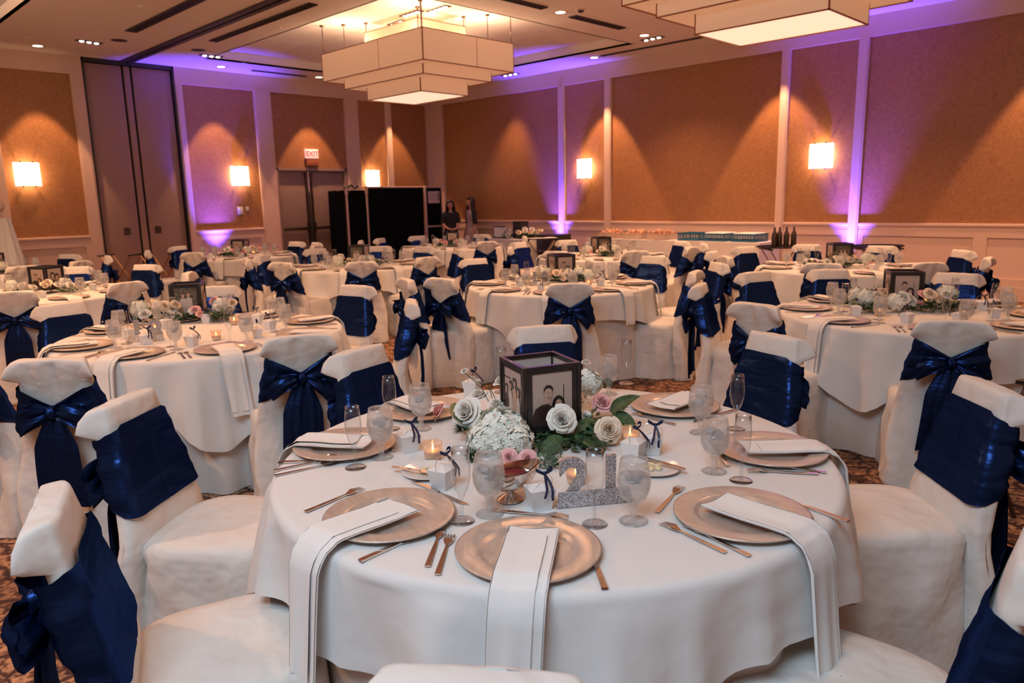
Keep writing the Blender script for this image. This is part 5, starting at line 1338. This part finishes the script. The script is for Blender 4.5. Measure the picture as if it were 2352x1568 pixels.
MB().grid(lambda u, v: Vector((.30 * cos(2 * PI * u) * sin(PI * v), .20 * sin(2 * PI * u) * sin(PI * v), max(0, .055 - .055 * cos(PI * v) * -1 * 1 - .055 + .055 * -cos(PI * v)) + .02 * nz(u * 9, v * 6, 3) + .01)), 30, 14, cu=True).build('linen_heap', 'napkin', t)
p = px(2372, 1255, 0); tray_stand((p.x, p.y, 0), -.2, 'dark folding stand at the right edge of the picture', False, .66, 'bronze')
p = px(1272, 545, .80); t = thing('equipment_case', 'black equipment case in the purple glow at the right wall', 'case', (min(p.x, 11.5), min(p.y, 11.2), 0), 0)
MB().box(-.25, -.22, .05, .25, .22, .86, bev=.01).build('case_body', 'blackpl', t)
for z in (.3, .55): MB().box(-.255, -.225, z, .255, .225, z + .02).build('case_band', 'steel', t)
for x in (-.2, .2):
    for y in (-.17, .17): MB().lathe([(.001, 0), (.03, 0), (.03, .05), (.001, .05)], 12, Matrix.Translation((x, y, 0))).build('caster', 'blackpl', t)

# sweets and crates along the right wall
sa = Vector((11.15, 9.0, 0)); sb = Vector((11.15, 5.5, 0))
_, SA, sang, sL = long_table(sb, sa, .72, 'white cloth on the long table along the right wall', 'long buffet table along the right wall')
SA = Vector((11.87, 5.5, 0)); 
for o in [o for o in COL.objects if o.parent is None and o.name.startswith(('buffet_table.001', 'tablecloth')) and abs(o.location.x - 11.15) < .01 and abs(o.location.y - 5.5) < .01]: o.location = (11.9, 5.5, 0)
def on_long(s, d, z=.762): return Vector((11.9 - d, 5.5 + s, z))
rd = random.Random(8)
for k, (s_, lab) in enumerate(((2.0, 'clear tub of peach sweets on the long table, right end'), (2.55, 'clear tub of peach sweets on the long table, middle'), (3.1, 'clear tub of peach sweets on the long table, left end'))):
    t = thing('sweet_tub', lab, 'tub', on_long(s_, .45), rd.uniform(-.1, .1), 'clear tubs of sweets')
    MB().box(-.17, -.22, 0, .17, .22, .008).box(-.17, -.22, 0, -.163, .22, .10).box(.163, -.22, 0, .17, .22, .10).box(-.17, -.22, 0, .17, -.213, .10).box(-.17, .213, 0, .17, .22, .10).build('tub_body', 'wicker', t)
    hp = MB()
    for j in range(60): hp.ell((rd.uniform(-.14, .14), rd.uniform(-.19, .19), rd.uniform(.05, .15)), (rd.uniform(.02, .034),) * 3, nu=6, nv=5)
    tag(hp.build('petal_heap', 'petal_o', t), None, None, kind='stuff')
for k, (s_, d_, lab) in enumerate(((1.35, .42, 'blue plastic crate on the long table, left one'), (.85, .42, 'blue plastic crate on the long table, middle one'), (.33, .42, 'blue plastic crate on the long table, right one'))):
    t = thing('plastic_crate', lab, 'crate', on_long(s_, d_), rd.uniform(-.08, .08), 'blue crates on the long table')
    cr = MB(); W2, L2, h = .22, .21, .13
    for z in (0, h - .025): cr.box(-W2, -L2, z, W2, -L2 + .012, z + .025).box(-W2, L2 - .012, z, W2, L2, z + .025).box(-W2, -L2, z, -W2 + .012, L2, z + .025).box(W2 - .012, -L2, z, W2, L2, z + .025)
    for j in range(9):
        y = -L2 + .01 + j * (2 * L2 - .03) / 8; cr.box(-W2, y, 0, -W2 + .006, y + .012, h).box(W2 - .006, y, 0, W2, y + .012, h); x = -W2 + .01 + j * (2 * W2 - .03) / 8; cr.box(x, -L2, 0, x + .012, -L2 + .006, h).box(x, L2 - .006, 0, x + .012, L2, h)
    cr.box(-W2, -L2, 0, W2, L2, .006); cr.build('crate_body', 'crate', t)
    if k > 0: MB().box(-W2 + .02, -L2 + .02, .05, W2 - .02, L2 - .02, .145, bev=.02).build('folded_linen', 'napkin', t)
# white draped stand at the far left edge
p = pxy(12, 560, 12.2); t = thing('draped_stand', 'tall stand draped in white fabric at the left edge', 'stand', (p.x, p.y, 0), 0)
MB().grid(lambda u, v: Vector((lerp(.42, .10, v ** .7) * cos(2 * PI * u) * (1 + .07 * sin(u * 2 * PI * 9)), lerp(.42, .10, v ** .7) * sin(2 * PI * u) * (1 + .07 * sin(u * 2 * PI * 9)), lerp(0, 1.42, v))), 72, 12, cu=True).build('draped_fabric', 'cloth', t)
MB().tube([(0, 0, 0), (0, 0, 1.6)], .02, 8).ell((0, 0, 1.58), (.06, .06, .07)).build('stand_pole', 'paint', t)
